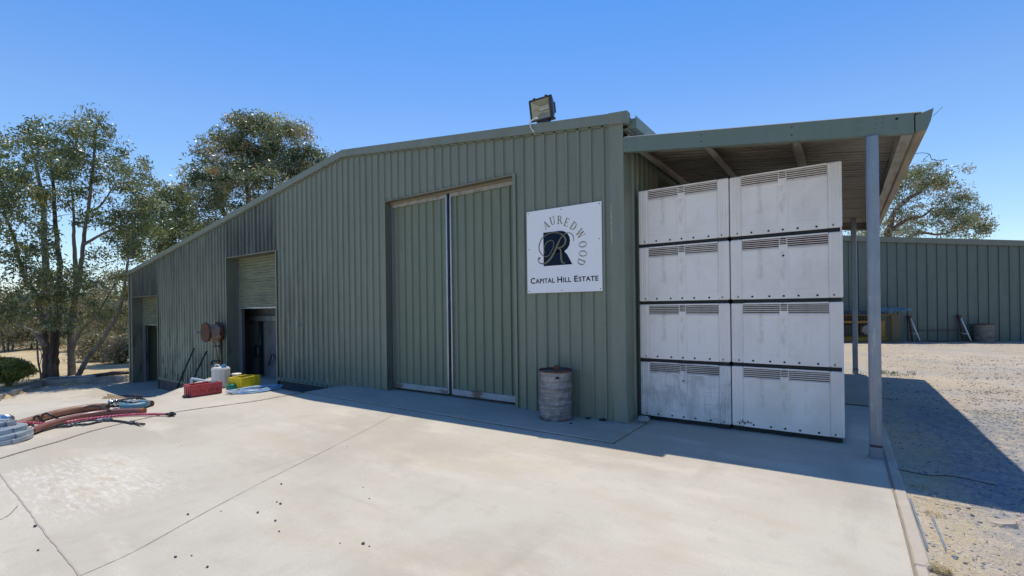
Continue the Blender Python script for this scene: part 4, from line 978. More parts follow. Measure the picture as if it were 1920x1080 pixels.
# crates
def crate(name, lab, cat_, loc, rz, Lx, Ly, Hz, mt, slots, cutout=None):
    t = thing(name, lab, cat_, loc, rz); b = MB(); th = .014
    b.box(0, Lx, 0, Ly, 0, th)
    def wall(axis, off, n0, n1):
        # a wall with slot openings: rails + posts
        def bx(a0, a1, z0, z1, e=0):
            if axis == 'x': b.box(a0, a1, off-e, off+th+e, z0, z1)
            else: b.box(off-e, off+th+e, a0, a1, z0, z1)
        z0, z1 = Hz*.30, Hz*.55
        bx(n0, n1, 0, z0); bx(n0, n1, z1, Hz-.001)
        k = slots if axis == 'x' else 3; pw = (n1-n0)/k
        for i in range(k):
            a = n0 + pw*i
            bx(a, a+pw*.22, z0, z1); bx(a+pw*.78, a+pw, z0, z1)
            for j in range(1, 5): c = a + pw*.22 + pw*.56*j/5; bx(c-.006, c+.006, z0, z1)
            bx(a-.008 if i else a, a+.012, .01, Hz-.03, .008)
        bx(n0, n1, Hz-.03, Hz, .012)
    wall('x', 0, 0, Lx); wall('x', Ly-th, 0, Lx); wall('y', 0, th, Ly-th); wall('y', Lx-th, th, Ly-th)
    b.build('crate_body', mt, t, world=False); return t
rc = crate('red_crate', 'long faded red plastic crate of odds and ends on the concrete', 'crate', (-9.68, 3.64, .027), R(92), .53, .27, .22, m_redcr, 4)
b = MB(); b.box(.08, .36, .05, .2, .1, .195, Matrix.Rotation(R(4), 4, 'Y'), b=.01); b.build('carton', m_timber, rc, world=False)
b = MB(); b.lathe([(.07, .1), (.075, .232), (.065, .235), (.06, .2), (.001, .2)], (.44, .14, 0), 18); b.build('tin', m_galv, rc, world=False)
yc = crate('yellow_crate', 'yellow plastic crate of tools beside the roller doorway', 'crate', (-9.80, 4.60, .03), R(112), .46, .34, .22, m_yelcr, 3)
b = MB(); rr = random.Random(2)
for i in range(6): b.rock((rr.uniform(.08, .38), rr.uniform(.08, .26), .16), rr.uniform(.03, .06), i, .8)
b.tube([(.08, .08, .16), (.35, .24, .22)], .016, 8); b.build('tools', m_black, yc, world=False)
b = MB(); b.rock((0, 0, .03), .06, 71, .5); o = b.build('rag_scrap', m_machdk); o.location = spot(347, 746); tag(o, 'small dark metal scrap at the left end of the red crate', 'scrap')
t = thing('clutter_bucket', 'cream tub with a black nozzle behind the yellow crate', 'tub', (-10.32, 4.72, .035))
b = MB(); b.lathe([(.001, 0), (.07, 0), (.085, .24), (.095, .25), (.08, .26), (.001, .24)], (0, 0, 0), 18); b.build('tub', m_cream, t, world=False, smooth=False)
b = MB(); b.tube([(-.1, -.1, .1), (-.02, -.14, .24)], .03, 8); b.build('nozzle', m_black, t, world=False)
o = thing('green_hose_end', 'short curl of green plastic hose in front of the yellow crate', 'hose', tuple(spot(434, 729)))
b = MB()
for q in range(3): b.tube([(.11*math.cos(a)*(1-.1*q), .07*math.sin(a), .02+.03*q) for a in [k*math.pi/10 for k in range(21)]], .018, 6)
b.build('hose_curl', m_greenpl, o, world=False, smooth=True)
# blue hose coil
bc = thing('blue_hose_coil', 'loose coil of pale blue garden hose on the slab by the doorway', 'hose', (-9.42, 4.68, .025))
def coil(b, cx_, cy_, rx, ry, a0, turns, seed, r_, z0=0, rot=0.5, lift=.012):
    rr = random.Random(seed); P = []; n = int(turns*26); jx, jy = rr.uniform(.8, 1.05), rr.uniform(.7, 1.05)
    for i in range(n):
        a = a0 + 2*math.pi*i/26; q = 1 + .10*math.sin(a*.37+seed) + .06*math.sin(a*2.3+seed)
        x = rx*q*jx*math.cos(a); y = ry*q*jy*math.sin(a); P.append((cx_ + x*math.cos(rot) - y*math.sin(rot), cy_ + x*math.sin(rot) + y*math.cos(rot), z0 + r_ + lift*(1+math.sin(a*1.7+seed))))
    b.tube(P, r_, 6)
b = MB(); coil(b, 0, 0, .52, .27, 0, 4.2, 1, .011, 0, 1.45); coil(b, .03, .05, .4, .2, 1, 2.2, 3, .011, .02, 1.3); b.build('hose_loops', m_bluehose, bc, world=False, smooth=True)
b = MB(); coil(b, -.02, -.05, .45, .22, 2, 3.1, 5, .011, .015, 1.55); b.build('pale_loops', m_paleblue, bc, world=False, smooth=True)

# ================================================================ HOSES ON THE RAMP
def path(pts, up, lift=None):
    out = []
    for i, (x, y) in enumerate(pts):
        u, v = x/5.647, 720 + y/5.647; h_ = .022 + (up[i] if isinstance(up, (list, tuple)) else up); d = ray(u, v); out.append(Vector((0, 0, H)) + d * ((h_ - H) / d.z))
    return out
def hose(name, lab, pts, up, r_, mt, parts=(), cat_='hose', n=12):
    P = smoothpath(path(pts, up), 8); P = [Vector((p.x, p.y, max(p.z, G(p.x, p.y) + r_))) for p in P]
    t = thing(name, lab, cat_, tuple(P[0])); b = MB(); b.tube(P, r_, n); b.build('hose_body', mt, t, smooth=True); return t, P
ha, Pa = hose('suction_hose', 'thick brown ribbed suction hose, the farther of the two lying side by side', [(120, 445), (300, 395), (420, 362), (560, 325), (700, 295), (850, 268), (1000, 250), (1095, 248)], .055, .056, m_brown)
b = MB()
for i in range(4, len(Pa)-1):
    d = (Pa[i+1]-Pa[i-1]).normalized()
b.tube([Pa[-1] - (Pa[-1]-Pa[-3]).normalized()*.02, Pa[-1] + (Pa[-1]-Pa[-3]).normalized()*.06], .061, 14); b.build('end_cuff', m_rust, ha, smooth=False)
hb_, Pb = hose('suction_hose', 'smooth maroon brown suction hose, nearer of the two with a rusty open end', [(325, 500), (450, 455), (600, 405), (760, 362), (950, 325), (1150, 300), (1350, 290), (1530, 285)], .046, .045, m_maroon)
b = MB(); dd = (Pb[-1]-Pb[-3]).normalized(); b.tube([Pb[-1]-dd*.05, Pb[-1]+dd*.004], .047, 14); b.build('rusty_end', mat('orange_rust', (.3, .1, .04), .8), hb_)
# pink braided hose: base tube plus pale helical thread
def braided(P, r_, t):
    b = MB(); b.tube(P, r_, 8); b.build('hose_body', m_pink, t, smooth=True)
    b = MB(); Q = []; a = 0
    for i in range(len(P)-1):
        p, q = P[i], P[i+1]; d = (q-p); L_ = d.length; d.normalize(); s1 = d.cross(UP).normalized(); s2 = s1.cross(d); k = max(2, int(L_/.008))
        for j in range(k): a += 2*math.pi/ (.042/ (L_/k)); Q.append(p.lerp(q, j/k) + (s1*math.cos(a) + s2*math.sin(a))*r_*.93)
    b.tube(Q, r_*.33, 4, caps=False); b.build('braid_thread', m_pinkl, t)
P = smoothpath(path([(-60, 425), (0, 412), (130, 407), (300, 412), (470, 418)], [.12, .13, .13, .1, .03]), 10)
t = thing('braided_hose', 'pink and white braided hose crossing over the brown hose at the left', 'hose', tuple(P[0])); braided(P, .017, t)
P = smoothpath(path([(640, 412), (700, 405), (850, 380), (1100, 350), (1350, 328), (1600, 320), (1770, 320)], .018), 10)
t = thing('braided_hose', 'red braided hose running out to a black coupling on the slab joint', 'hose', tuple(P[0])); braided(P, .018, t)
e0 = P[-1]; dd = (P[-1]-P[-3]).normalized()
b = MB(); b.tube([e0-dd*.01, e0+dd*.05, e0+dd*.051, e0+dd*.09, e0+dd*.091, e0+dd*.13], [.022, .022, .038, .038, .024, .018], 10); b.rock(tuple(e0+dd*.07+Vector((.0, -.03, -.0))), .03, 5, .8); b.build('coupling', m_black, t)
P1 = smoothpath(path([(340, 522), (450, 492), (560, 462), (640, 442), (780, 412), (900, 388), (1050, 374), (1140, 372)], .012), 6)
P2 = smoothpath(path([(600, 448), (720, 440), (800, 422), (930, 416), (1050, 388), (1140, 375), (1265, 382), (1400, 400), (1530, 408)], .02), 6)
t = thing('black_hose', 'thin black hose with grey couplings in front of the maroon hose', 'hose', tuple(P2[0]))
b = MB(); b.tube([Vector((p.x, p.y, G(p.x, p.y)+.012)) for p in P1], .011, 6); b.tube([Vector((p.x, p.y, G(p.x, p.y)+.018)) for p in P2], .014, 8); b.build('hose_body', m_black, t, smooth=True)
b = MB()
for k in (24, 29, 31, 42): 
    p = P2[min(k, len(P2)-2)]; q = P2[min(k, len(P2)-2)+1]; d = (q-p).normalized(); b.tube([p-d*.03, p+d*.03], .027 if k != 42 else .02, 8)
for k in (8, 11, 14, 17): p = P2[k]; b.rock((p.x, p.y-.02, p.z), .025, k, .6)
b.build('couplings', mat('grey_fitting', (.16, .18, .21), .45, .3), t)
t = thing('brass_key', 'small brass and black hook lying across the slab joint', 'hook', tuple(spot(262, 794)))
b = MB(); kp = [p - Vector(t.location) for p in path([(1450, 412), (1480, 425), (1500, 430), (1528, 429)], .01)]; b.tube(kp, [.015, .008, .007, .006], 6); b.build('hook_body', mat('dull_brass', (.2, .15, .06), .4, .6), t, world=False)
# black stiff loops
def loop(lab, pts, ups, r_=.014):
    P = smoothpath(path(pts, ups), 8); t = thing('rubber_loop', lab, 'loop', tuple(P[0])); b = MB(); b.tube(P, r_, 8); b.build('loop_body', m_black, t, smooth=True)
loop('short black rubber loop hooked over the brown hose at its left', [(365, 352), (385, 340), (405, 342), (430, 372), (465, 410)], [.1, .13, .13, .08, .02], .017)
loop('longer black rubber loop hooked over the brown hose, second from left', [(450, 328), (475, 314), (505, 314), (550, 335), (625, 375)], [.1, .13, .13, .1, .03], .015)
loop('black hose arching over the end of the brown suction hose', [(895, 252), (930, 238), (990, 231), (1060, 238), (1110, 258), (1165, 282)], [.06, .12, .13, .12, .1, .08], .014)
loop('big black cable loop lying over the metal fittings', [(1095, 248), (1150, 208), (1240, 180), (1340, 158), (1450, 148), (1540, 165), (1558, 188), (1500, 203), (1400, 196), (1300, 182), (1220, 178)], [.08, .12, .12, .12, .12, .1, .08, .08, .1, .12, .12], .015)
# fittings
t = thing('pump_fitting', 'shiny steel pump fitting with clamps at the end of the brown hose', 'fitting', tuple(spot(205, 763)))
o_ = Vector(t.location); d = (spot(238, 762) - spot(200, 764)); d.z = 0; L_ = d.length; d.normalize()
b = MB(); p = Vector((0, 0, .055)); b.tube([p, p+d*L_*.95], .05, 14); b.build('steel_pipe', m_clamp, t, world=False, smooth=True)
b = MB()
for k in (.08, .38, .68): q = p + d*L_*k; b.tube([q-d*.02, q+d*.02], .066, 14)
b.build('clamps', m_clamp, t, world=False, smooth=True)
b = MB(); q = p + d*L_*1.0
s_ = d.cross(UP)
b.tube([q+s_*.08-Vector((0, 0, .01)), q+s_*-.05-Vector((0, 0, .01))], .058, 14, caps=False); b.build('open_pipe_end', m_galv, t, world=False)
b = MB(); b.tube([q+s_*.075-Vector((0, 0, .01)), q+s_*.0-Vector((0, 0, .01))], .05, 14); b.build('pipe_bore', m_dark, t, world=False)
t = thing('blue_flat_float', 'faded blue oval hose section behind the maroon hose end', 'hose', tuple(spot(254, 765)))
b = MB()
d2 = spot(276, 762) - spot(233, 765); d2.z = 0; 
P = []
for k in range(25):
    a = math.pi*k/12; P.append((d2.x*.5*math.cos(a) - .16*math.sin(a)*.8, d2.y*.5*math.cos(a) + .16*math.sin(a)*.6, .055))
b.tube(P, .05, 8); b.build('oval_loop', m_teal, t, world=False, smooth=True)
b = MB()
for k in range(7): b.rock((rnd.uniform(-.1, .12), rnd.uniform(-.1, .12), .11), rnd.uniform(.02, .04), 80+k, .8)
b.build('brass_bits', m_machgr, t, world=False)
t = thing('wire_stand', 'small black wire frame standing inside the big cable loop', 'frame', tuple(spot(258, 758)))
b = MB()
for x in (-.25, -.05, .05, .14): b.box(x-.006, x+.006, -.006, .006, 0, .16)
b.box(-.25, .2, -.006, .006, .15, .165); b.box(-.05, .2, -.006, .006, .08, .09); b.build('wire_frame', m_black, t, world=False)
t = thing('cam_coupling', 'dark brown pipe coupling at the right end of the hose pile', 'coupling', tuple(spot(279, 762)))
b = MB(); b.tube([(-.07, -.03, .045), (.05, .03, .045)], .045, 10); b.tube([(.0, .0, .045), (.045, .025, .045)], .055, 8); b.box(-.02, .01, -.06, .06, .03, .06); b.build('coupling_body', m_rust, t, world=False)
# lay-flat hose coils at the left edge
lf = thing('layflat_coil', 'stacked coils of flat grey blue lay-flat hose at the left edge', 'hose', (-8.70, 1.06, .012))
def flatcoil(b, cx_, cy_, r0, turns, z0, hgt, th=.012, sq=.75, rot=.3):
    n = int(turns*40); vs = []; 
    for i in range(n + 1):
        a = 2*math.pi*i/40; r_ = r0 - th*1.7*i/40; x = r_*math.cos(a); y = r_*sq*math.sin(a); X = cx_ + x*math.cos(rot) - y*math.sin(rot); Y = cy_ + x*math.sin(rot) + y*math.cos(rot)
        x2 = (r_-th)*math.cos(a); y2 = (r_-th)*sq*math.sin(a); X2 = cx_ + x2*math.cos(rot) - y2*math.sin(rot); Y2 = cy_ + x2*math.sin(rot) + y2*math.cos(rot)
        w_ = .01*math.sin(a*3+z0*9)
        vs += [(X, Y, z0+w_), (X, Y, z0+hgt+w_), (X2, Y2, z0+hgt+w_), (X2, Y2, z0+w_)]
    fs_ = []
    for i in range(n):
        for k in range(4): fs_.append((4*i+k, 4*i+4+k, 4*i+4+(k+1) % 4, 4*i+(k+1) % 4))
    b.add(vs, fs_)
for i, (cx_, cy_, r0, z0, hh) in enumerate(((0, 0, .50, 0, .05), (-.02, .0, .485, .052, .048), (-.10, -.04, .47, .102, .05), (-.26, -.10, .44, .154, .055))):
    b = MB(); flatcoil(b, cx_, cy_, r0, 11.3, z0, hh, .016, .72, .25 + .1*i); b.build('flat_coil', m_lay, lf, world=False)
b = MB(); q = Vector((-.10, .12, .235)); b.tube([q-Vector((.14, .04, 0)), q+Vector((.12, .05, 0))], .05, 14); b.tube([q+Vector((.04, .02, 0)), q+Vector((.07, .03, 0))], .062, 14); b.build('coil_fitting', m_clamp, lf, world=False, smooth=True)

# ================================================================ PEBBLES, STONES, STRAW
PB = [(-6.419, 2.307), (-6.974, 1.364), (-4.192, 1.544), (-4.199, 2.295), (-3.84, 2.059), (-3.776, 2.055), (-3.765, 1.866), (-3.507, 1.867), (-3.315, 1.791), (-3.535, 1.229), (-3.469, 1.296), (-3.232, 1.292), (-2.802, 1.932), (-2.663, 2.014), (-2.601, 2.015), (-4.927, .82), (-4.414, .748), (-3.506, 2.659), (-3.252, 2.525), (-4.695, 3.351), (-4.041, 1.718)]
PS = [.4, .35, .95, .9, .7, 1, 1, .9, .7, .9, .6, .8, .5, 1.1, .6, 1.2, .8, .5, .6, .5, .5]
for i, ((x, y), s_) in enumerate(zip(PB, PS)):
    b = MB(); b.rock((0, 0, .006*s_), .0125*s_, 100+i, .6); o = b.build('pebble', m_pebble); o.location = (x, y, 0)
    tag(o, 'small dark blue-grey pebble loose on the sunlit concrete slab', 'pebble', 'dark pebbles scattered on the concrete slab')
RK = [(.715, 4.963, 1.2, 1), (.78, 5.006, 1, 0), (.583, 4.47, .9, 0), (.658, 4.462, .7, 0), (.732, 4.422, .8, 0), (.736, 4.253, .8, 0), (.794, 4.289, 1, 0), (.559, 4.002, 1.1, 0), (.597, 3.944, .7, 0), (.563, 4.084, .6, 0), (.686, 3.99, .7, 0), (.88, 4.286, 1.1, 0), (.848, 4.134, .9, 0), (.796, 4.731, 1, 0), (.777, 4.856, .9, 0)]
for i, (x, y, s_, c) in enumerate(RK):
    b = MB(); b.rock((0, 0, .004), .0165*s_, 300+i, .55); o = b.build('stone', m_stonet if c else m_stone); o.location = (x, y, -.022)
    tag(o, 'pale tan stone at the edge of the canopy shadow' if c else 'loose blue-grey stone on the sandy gravel', 'stone', None if c else 'loose stones on the sandy gravel')
b = MB(); rr = random.Random(17)
for i in range(12000):
    y = rr.uniform(2.6, 12) if rr.random() < .75 else rr.uniform(12, 19); x = .44 + abs(rr.gauss(0, 1)) * (.35 + .22*y)
    if rr.random() < .45: x = max(.44, x*.6 + .6 + (y-4)*.12)
    f_ = math.sin(x*3.1+y*1.7) + math.sin(y*2.6-x*1.9+1)
    if f_ < rr.uniform(-1.8, .7) - min(1.2, max(0, x-.6)*1.2): continue
    s_ = rr.choice((.006, .008, .01, .013, .017)) * (1 + .05*y)
    b.mi = 0 if rr.random() < .72 else 1
    s_ *= .62; b.rock((x, y, gh(x, y) + s_*.1), s_, i, .5)
tag(b.build('gravel_stones', [m_stone, m_stonet]), 'crushed blue-grey gravel stones strewn over the yard', 'gravel', kind='stuff')
# half buried slab piece
b = MB(); b.add([(.83, 4.86, -.03), (1.02, 4.86, -.03), (1.0, 4.745, -.03), (.90, 4.70, -.03), (.84, 4.76, -.03), (.85, 4.84, -.010), (1.0, 4.845, .004), (.985, 4.755, .008), (.90, 4.72, -.002), (.855, 4.77, -.014)], [(5,9,8,7,6), (0,1,6,5), (1,2,7,6), (2,3,8,7), (3,4,9,8), (4,0,5,9)])
tag(b.build('concrete_chunk', m_stonet), 'flat pale concrete chunk half buried in the gravel', 'concrete chunk')
for i, (x, y0, y1, lab) in enumerate(((.428, 4.0, 4.95, 'narrow metal edging strip tight against the slab edge'), (.522, 4.05, 4.62, 'short metal edging strip standing in the sandy soil'))):
    b = MB(); b.box(-.003, .003, 0, y1-y0, -.03, .012); b.box(.006, .010, .05, y1-y0, -.03, .006); o = b.build('edging_strip', m_galv); o.location = (x, y0, -.01); tag(o, lab, 'metal strip')
# straw and dry tufts
def blades(b, cx_, cy_, z, n, rad, hgt, rr, flatten=1.0, wd=.0016):
    for _ in range(n):
        a = rr.uniform(0, 6.28); r_ = rad*math.sqrt(rr.random()); x = cx_ + r_*math.cos(a); y = cy_ + r_*math.sin(a); h = hgt*rr.uniform(.4, 1.2)
        la = rr.uniform(0, 6.28); ln = h*rr.uniform(.3, 1.2)*flatten; ex_, ey_ = ln*math.cos(la), ln*math.sin(la); pa = (-math.sin(la)*wd, math.cos(la)*wd)
        b.add([(x-pa[0], y-pa[1], z), (x+pa[0], y+pa[1], z), (x+ex_*.5+pa[0]*.8, y+ey_*.5+pa[1]*.8, z+h*.7), (x+ex_*.5-pa[0]*.8, y+ey_*.5-pa[1]*.8, z+h*.7), (x+ex_, y+ey_, z+h*.8)], [(0,1,2,3), (3,2,4)])
rr = random.Random(23)
for i, (x, y, n, rad, h, lab) in enumerate(((.455, 3.76, 420, .055, .035, 'straw-coloured tuft of dry grass at the bottom end of the slab edge'), (.52, 5.35, 160, .07, .03, 'small dry grass tuft in the shade beside the canopy post'), (.55, 4.72, 150, .07, .02, 'flattened dry grass tuft beside the metal strips'), (.47, 5.02, 60, .05, .02, 'dry grass wisps at the canopy shadow edge'))):
    b = MB(); blades(b, 0, 0, 0, n, rad, h, rr, 1.4, .0012); o = b.build('grass_tuft', m_straw); o.location = (x, y, -.022); tag(o, lab, 'grass tuft')
b = MB()
for i in range(3000):
    x = rr.uniform(.2, 5.5); y = rr.gauss(15.2, 1.6); 
    if rr.random() < .3: x = rr.uniform(.45, 1.4); y = rr.uniform(3.6, 9)
    blades(b, x, y, gh(x, y), 1, .04, .03, rr, 2.2, .002)
for i in range(1500):
    s_ = rr.uniform(-1, 8); p = lane(s_, rr.uniform(.1, 2.5)); blades(b, p.x, p.y, -.02, 1, .05, .05, rr, 1.6, .004)
tag(b.build('dry_litter', m_straw), 'dry straw litter scattered across the gravel yard', 'straw', kind='stuff')
b = MB()
for i in range(40): blades(b, rr.gauss(.75, .3), rr.gauss(13.4, .25), 0, 10, .06, .06, rr, 1.0, .004)
tag(b.build('green_weeds', m_weed), 'sparse green weeds in the gravel beyond the rear post', 'weeds', kind='stuff')
b = MB(); b.tube(smoothpath([(.46, 5.05, -.01), (.6, 4.98, 0), (.72, 4.96, .004), (.86, 5.0, 0)]), .0022, 5); tag(b.build('dry_stalk', m_straw), 'long dry stalk lying along the canopy shadow edge', 'stalk')
b = MB(); b.tube(smoothpath([(.4, 5.75, 0), (.62, 5.7, .0), (.8, 5.78, 0), (1.05, 5.7, 0)]), .005, 5); tag(b.build('dark_stick', m_bark), 'thin dark stick lying in the canopy shadow', 'stick')
# weeds by the wall
t = thing('dry_weed', 'dry spindly weed growing out of the joint by the sliding door', 'weed', (-4.6, 5.12, .0))
b = MB()
for dx, h, ln in ((0, .1, -.05), (.05, .05, .03), (.12, .12, .05), (-.1, .05, -.06), (.03, .06, .1)): b.tube(smoothpath([(dx, 0, 0), (dx+ln*.3, -.01, h*.6), (dx+ln, -.01, h)]), .0022, 4)
b.build('stems', m_straw, t, world=False)
t = thing('dry_weed', 'tall thin dry stalks against the wall near the block base', 'weed', (-8.75, 5.98, -.05))
b = MB()
for dx, h, ln in ((-.1, .28, .03), (.0, .55, .14), (.18, .36, .01), (.3, .2, .35), (.35, .14, .4), (-.25, .2, -.02)): b.tube(smoothpath([(dx, 0, -.1), (dx+ln*.3, -.01, h*.5), (dx+ln, -.01, h)]), .004, 4)
b.build('stems', m_straw, t, world=False)

# ================================================================ TREES
def leaf_mesh(name, centers, mats, mi, parent, size, rs, droop=.5, wid=.24):
    """centers: (N,3) array of leaf positions; builds narrow pointed leaves, one quad each"""
    wid *= 1.3; n = len(centers); L_ = size*1.08 * rs.uniform(.6, 1.35, n)
    th = rs.uniform(0, 2*np.pi, n); ph = np.arcsin(np.clip(rs.normal(-droop, .5, n), -1, 1))
    d = np.stack([np.cos(th)*np.cos(ph), np.sin(th)*np.cos(ph), np.sin(ph)], 1)
    a = rs.normal(size=(n, 3)); s_ = np.cross(d, a); s_ /= np.linalg.norm(s_, axis=1)[:, None] + 1e-9
    Lc = L_[:, None]; W_ = Lc*wid
    v = np.stack([centers - d*Lc*.5, centers + s_*W_*.5 - d*Lc*.08, centers + d*Lc*.5, centers - s_*W_*.5 - d*Lc*.08], 1).reshape(-1, 3)
    off = np.array(top(parent).location); v = v - off
    me = bpy.data.meshes.new(name); me.vertices.add(4*n); me.vertices.foreach_set('co', v.astype(np.float32).ravel())
    me.loops.add(4*n); me.loops.foreach_set('vertex_index', np.arange(4*n, dtype=np.int32))
    me.polygons.add(n); me.polygons.foreach_set('loop_start', np.arange(0, 4*n, 4, dtype=np.int32)); 
    for q in mats: me.materials.append(q)
    me.polygons.foreach_set('material_index', mi.astype(np.int32)); me.update(calc_edges=True); me.validate()
    o = bpy.data.objects.new(name, me); col.objects.link(o); o.parent = parent; return o
def clumps(blobs, per_area, rs):
    """blobs: (centre, (rx, ry, rz), n clusters) -> cluster centres"""
    out = []
    for c, r_, n in blobs:
        for _ in range(n):
            v = rs.normal(size=3); v /= np.linalg.norm(v); q = rs.uniform(.25, 1)**.45; out.append(np.array(c) + v*q*np.array(r_))
    return out
def tree(name, lab, cat_, base, stems, blobs, mats, seed, leaves=45, lsize=.14, csize=.28, mbark=m_bark, probs=None, twig=.012, droop=.4, group=None, limbm=None, wid=.26, crown='crown', twigs=True):
    rs = np.random.RandomState(seed); rr = random.Random(seed)
    t = thing(name, lab, cat_, base, 0, group)
    cl = clumps(blobs, 0, rs); nodes = []
    for pts, r0, r1, mm, nm in stems:
        P = smoothpath(pts, 6); n = len(P); P = [p + Vector((rr.uniform(-1, 1), rr.uniform(-1, 1), 0))*r0*.12 for p in P]
        b = MB(); b.tube(P, [r0 + (r1-r0)*(i/(n-1))**.8 for i in range(n)], 10); b.build(nm, mm, t, smooth=True)
        nodes += [(p, r0 + (r1-r0)*(i/(n-1))) for i, p in enumerate(P) if i > n*.25]
    if twigs and nodes:
        b = MB(); NP = np.array([tuple(p) for p, _ in nodes]); reach = []
        order = sorted(range(len(cl)), key=lambda i: np.min(np.linalg.norm(NP[:, :] - cl[i], axis=1)))
        pts_ = [tuple(p) for p in NP]; rad = [r_ for _, r_ in nodes]
        for ii in order:
            c = cl[ii]; A_ = np.array(pts_); dd = A_ - c; dist = np.linalg.norm(dd, axis=1) + np.maximum(0, dd[:, 2] + .2)*1.2
            k = int(np.argmin(dist)); p0 = Vector(pts_[k]); p1 = Vector(c); L_ = (p1-p0).length
            if L_ < .05: continue
            mid = p0.lerp(p1, .5) + Vector((rr.uniform(-1, 1), rr.uniform(-1, 1), rr.uniform(-.3, .9)))*L_*.14
            ra = min(rad[k]*.7, twig*(.7+L_*.55)); b.tube([p0, mid, p1], [ra, ra*.7, ra*.3], 5, caps=False)
            pts_ += [tuple(mid), tuple(p1)]; rad += [ra*.7, ra*.35]
        b.build('branches', limbm or mbark, t, smooth=True)
    C = []; MI = []; 
    pr_ = np.array(probs if probs is not None else [1/len(mats)]*len(mats))
    for c in cl:
        n = int(leaves * 1.65 * rs.uniform(.4, 1.5)); s_ = csize * .74 * rs.uniform(.6, 1.5)
        p = c + np.clip(rs.normal(size=(n, 3)), -1.8, 1.8) * np.array([s_, s_, s_*.75]); C.append(p)
        main = rs.choice(len(mats), p=pr_); mi = np.where(rs.rand(n) < .7, main, rs.choice(len(mats), size=n, p=pr_)); MI.append(mi)
    leaf_mesh(crown, np.concatenate(C), mats, np.concatenate(MI), t, lsize, rs, droop, wid)
    return t
def pb(u, v, D, ru, rv, n, dep=None):      # a clump region: centre on a sight line at distance D, radii given in metres from its angular size
    s_ = D / F; return (tuple(at(u, v, D)), (ru*s_, (dep or ru*s_), rv*s_), n)
def ps(pts, D):
    return [at(p[0], p[1], p[2] if len(p) > 2 else D) for p in pts]
# left gum: several stems
D1 = 18.1; g0 = at(95, 708, D1)
tree('gum_tree', 'tall multi-stemmed gum tree with shaggy dark trunk behind the low wall', 'tree', (g0.x, g0.y, -.95),
    [(ps([(88, 722), (89, 680), (86, 640), (80, 600), (66, 550), (46, 520), (24, 440), (6, 400)], D1), .17, .04, m_bark, 'trunk'),
     (ps([(101, 722), (101, 670), (104, 620), (110, 570), (112, 500), (103, 420), (100, 350), (92, 290)], D1), .18, .035, m_bark, 'trunk'),
     (ps([(96, 650), (84, 470), (80, 380), (66, 300), (52, 260)], D1+.5), .14, .03, m_limb, 'limb'),
     (ps([(84, 650), (68, 626), (46, 614), (24, 602)], D1-.5), .09, .03, m_limb, 'limb')],
    [pb(60, 300, D1-2.2, 60, 60, 28), pb(110, 270, D1-.8, 62, 48, 30), pb(20, 350, D1-3, 50, 50, 30), pb(95, 370, D1, 70, 50, 24), pb(20, 440, D1-2.5, 60, 60, 30), pb(100, 500, D1-1.5, 50, 45, 21), pb(20, 540, D1-2, 50, 60, 30), pb(110, 580, D1-.5, 60, 42, 21), pb(60, 620, D1, 60, 24, 5), pb(75, 262, D1, 25, 20, 5), pb(-60, 420, D1-3, 60, 110, 33), pb(-60, 300, D1-2, 60, 60, 18)],
    LEAF, 5, leaves=58, lsize=.125, csize=.24, probs=[.48, .30, .12, .10], limbm=m_limb)
D2 = 18.6; g1 = at(140, 708, D2)
tree('gum_tree', 'slender pale-limbed gum tree with forked trunk right of the thickest one', 'tree', (g1.x, g1.y, -.95),
    [(ps([(134, 722), (134, 680), (133, 630), (135, 585), (146, 545), (152, 500), (158, 440), (168, 370), (176, 300), (178, 250), (188, 225)], D2), .14, .025, m_limb, 'trunk'),
     (ps([(136, 640), (140, 560), (142, 500), (138, 450), (138, 400), (134, 350)], D2+.4), .12, .03, m_limb, 'limb'),
     (ps([(158, 458), (190, 440), (222, 425), (250, 412)], D2-.2), .06, .02, m_limb, 'limb'),
     (ps([(163, 400), (185, 388), (200, 370), (212, 350)], D2), .05, .02, m_limb, 'limb'),
     (ps([(136, 655), (152, 620), (178, 595), (200, 560), (218, 530)], D2-.4), .07, .02, m_limb, 'limb')],
    [pb(180, 250, D2, 32, 36, 18), pb(190, 310, D2, 55, 48, 28), pb(235, 350, D2, 50, 60, 24), pb(150, 330, D2, 40, 40, 12), pb(210, 420, D2, 55, 50, 15), pb(255, 430, D2+.5, 38, 62, 21), pb(250, 330, D2, 36, 42, 10), pb(180, 560, D2-.4, 60, 42, 21), pb(165, 490, D2, 50, 30, 10), pb(288, 400, D2, 30, 35, 8)],
    LEAF, 6, leaves=50, lsize=.125, csize=.24, probs=[.40, .32, .18, .10], mbark=m_limb)
D3 = 17.6; g2 = at(158, 708, D3)
tree('gum_tree', 'leaning curved gum trunk rising to the right before the shed corner', 'tree', (g2.x, g2.y, -.95),
    [(ps([(140, 722), (150, 698), (160, 680), (172, 662), (192, 638), (208, 612), (222, 588), (230, 560), (235, 525), (240, 490)], D3), .10, .04, m_limb, 'trunk')],
    [pb(235, 520, D3, 22, 50, 10), pb(255, 440, D3+1.2, 45, 40, 18), pb(285, 470, D3+2.5, 40, 40, 11), pb(205, 600, D3, 30, 25, 4)],
    LEAF, 7, leaves=48, lsize=.12, csize=.22, probs=[.35, .35, .2, .1], mbark=m_limb)
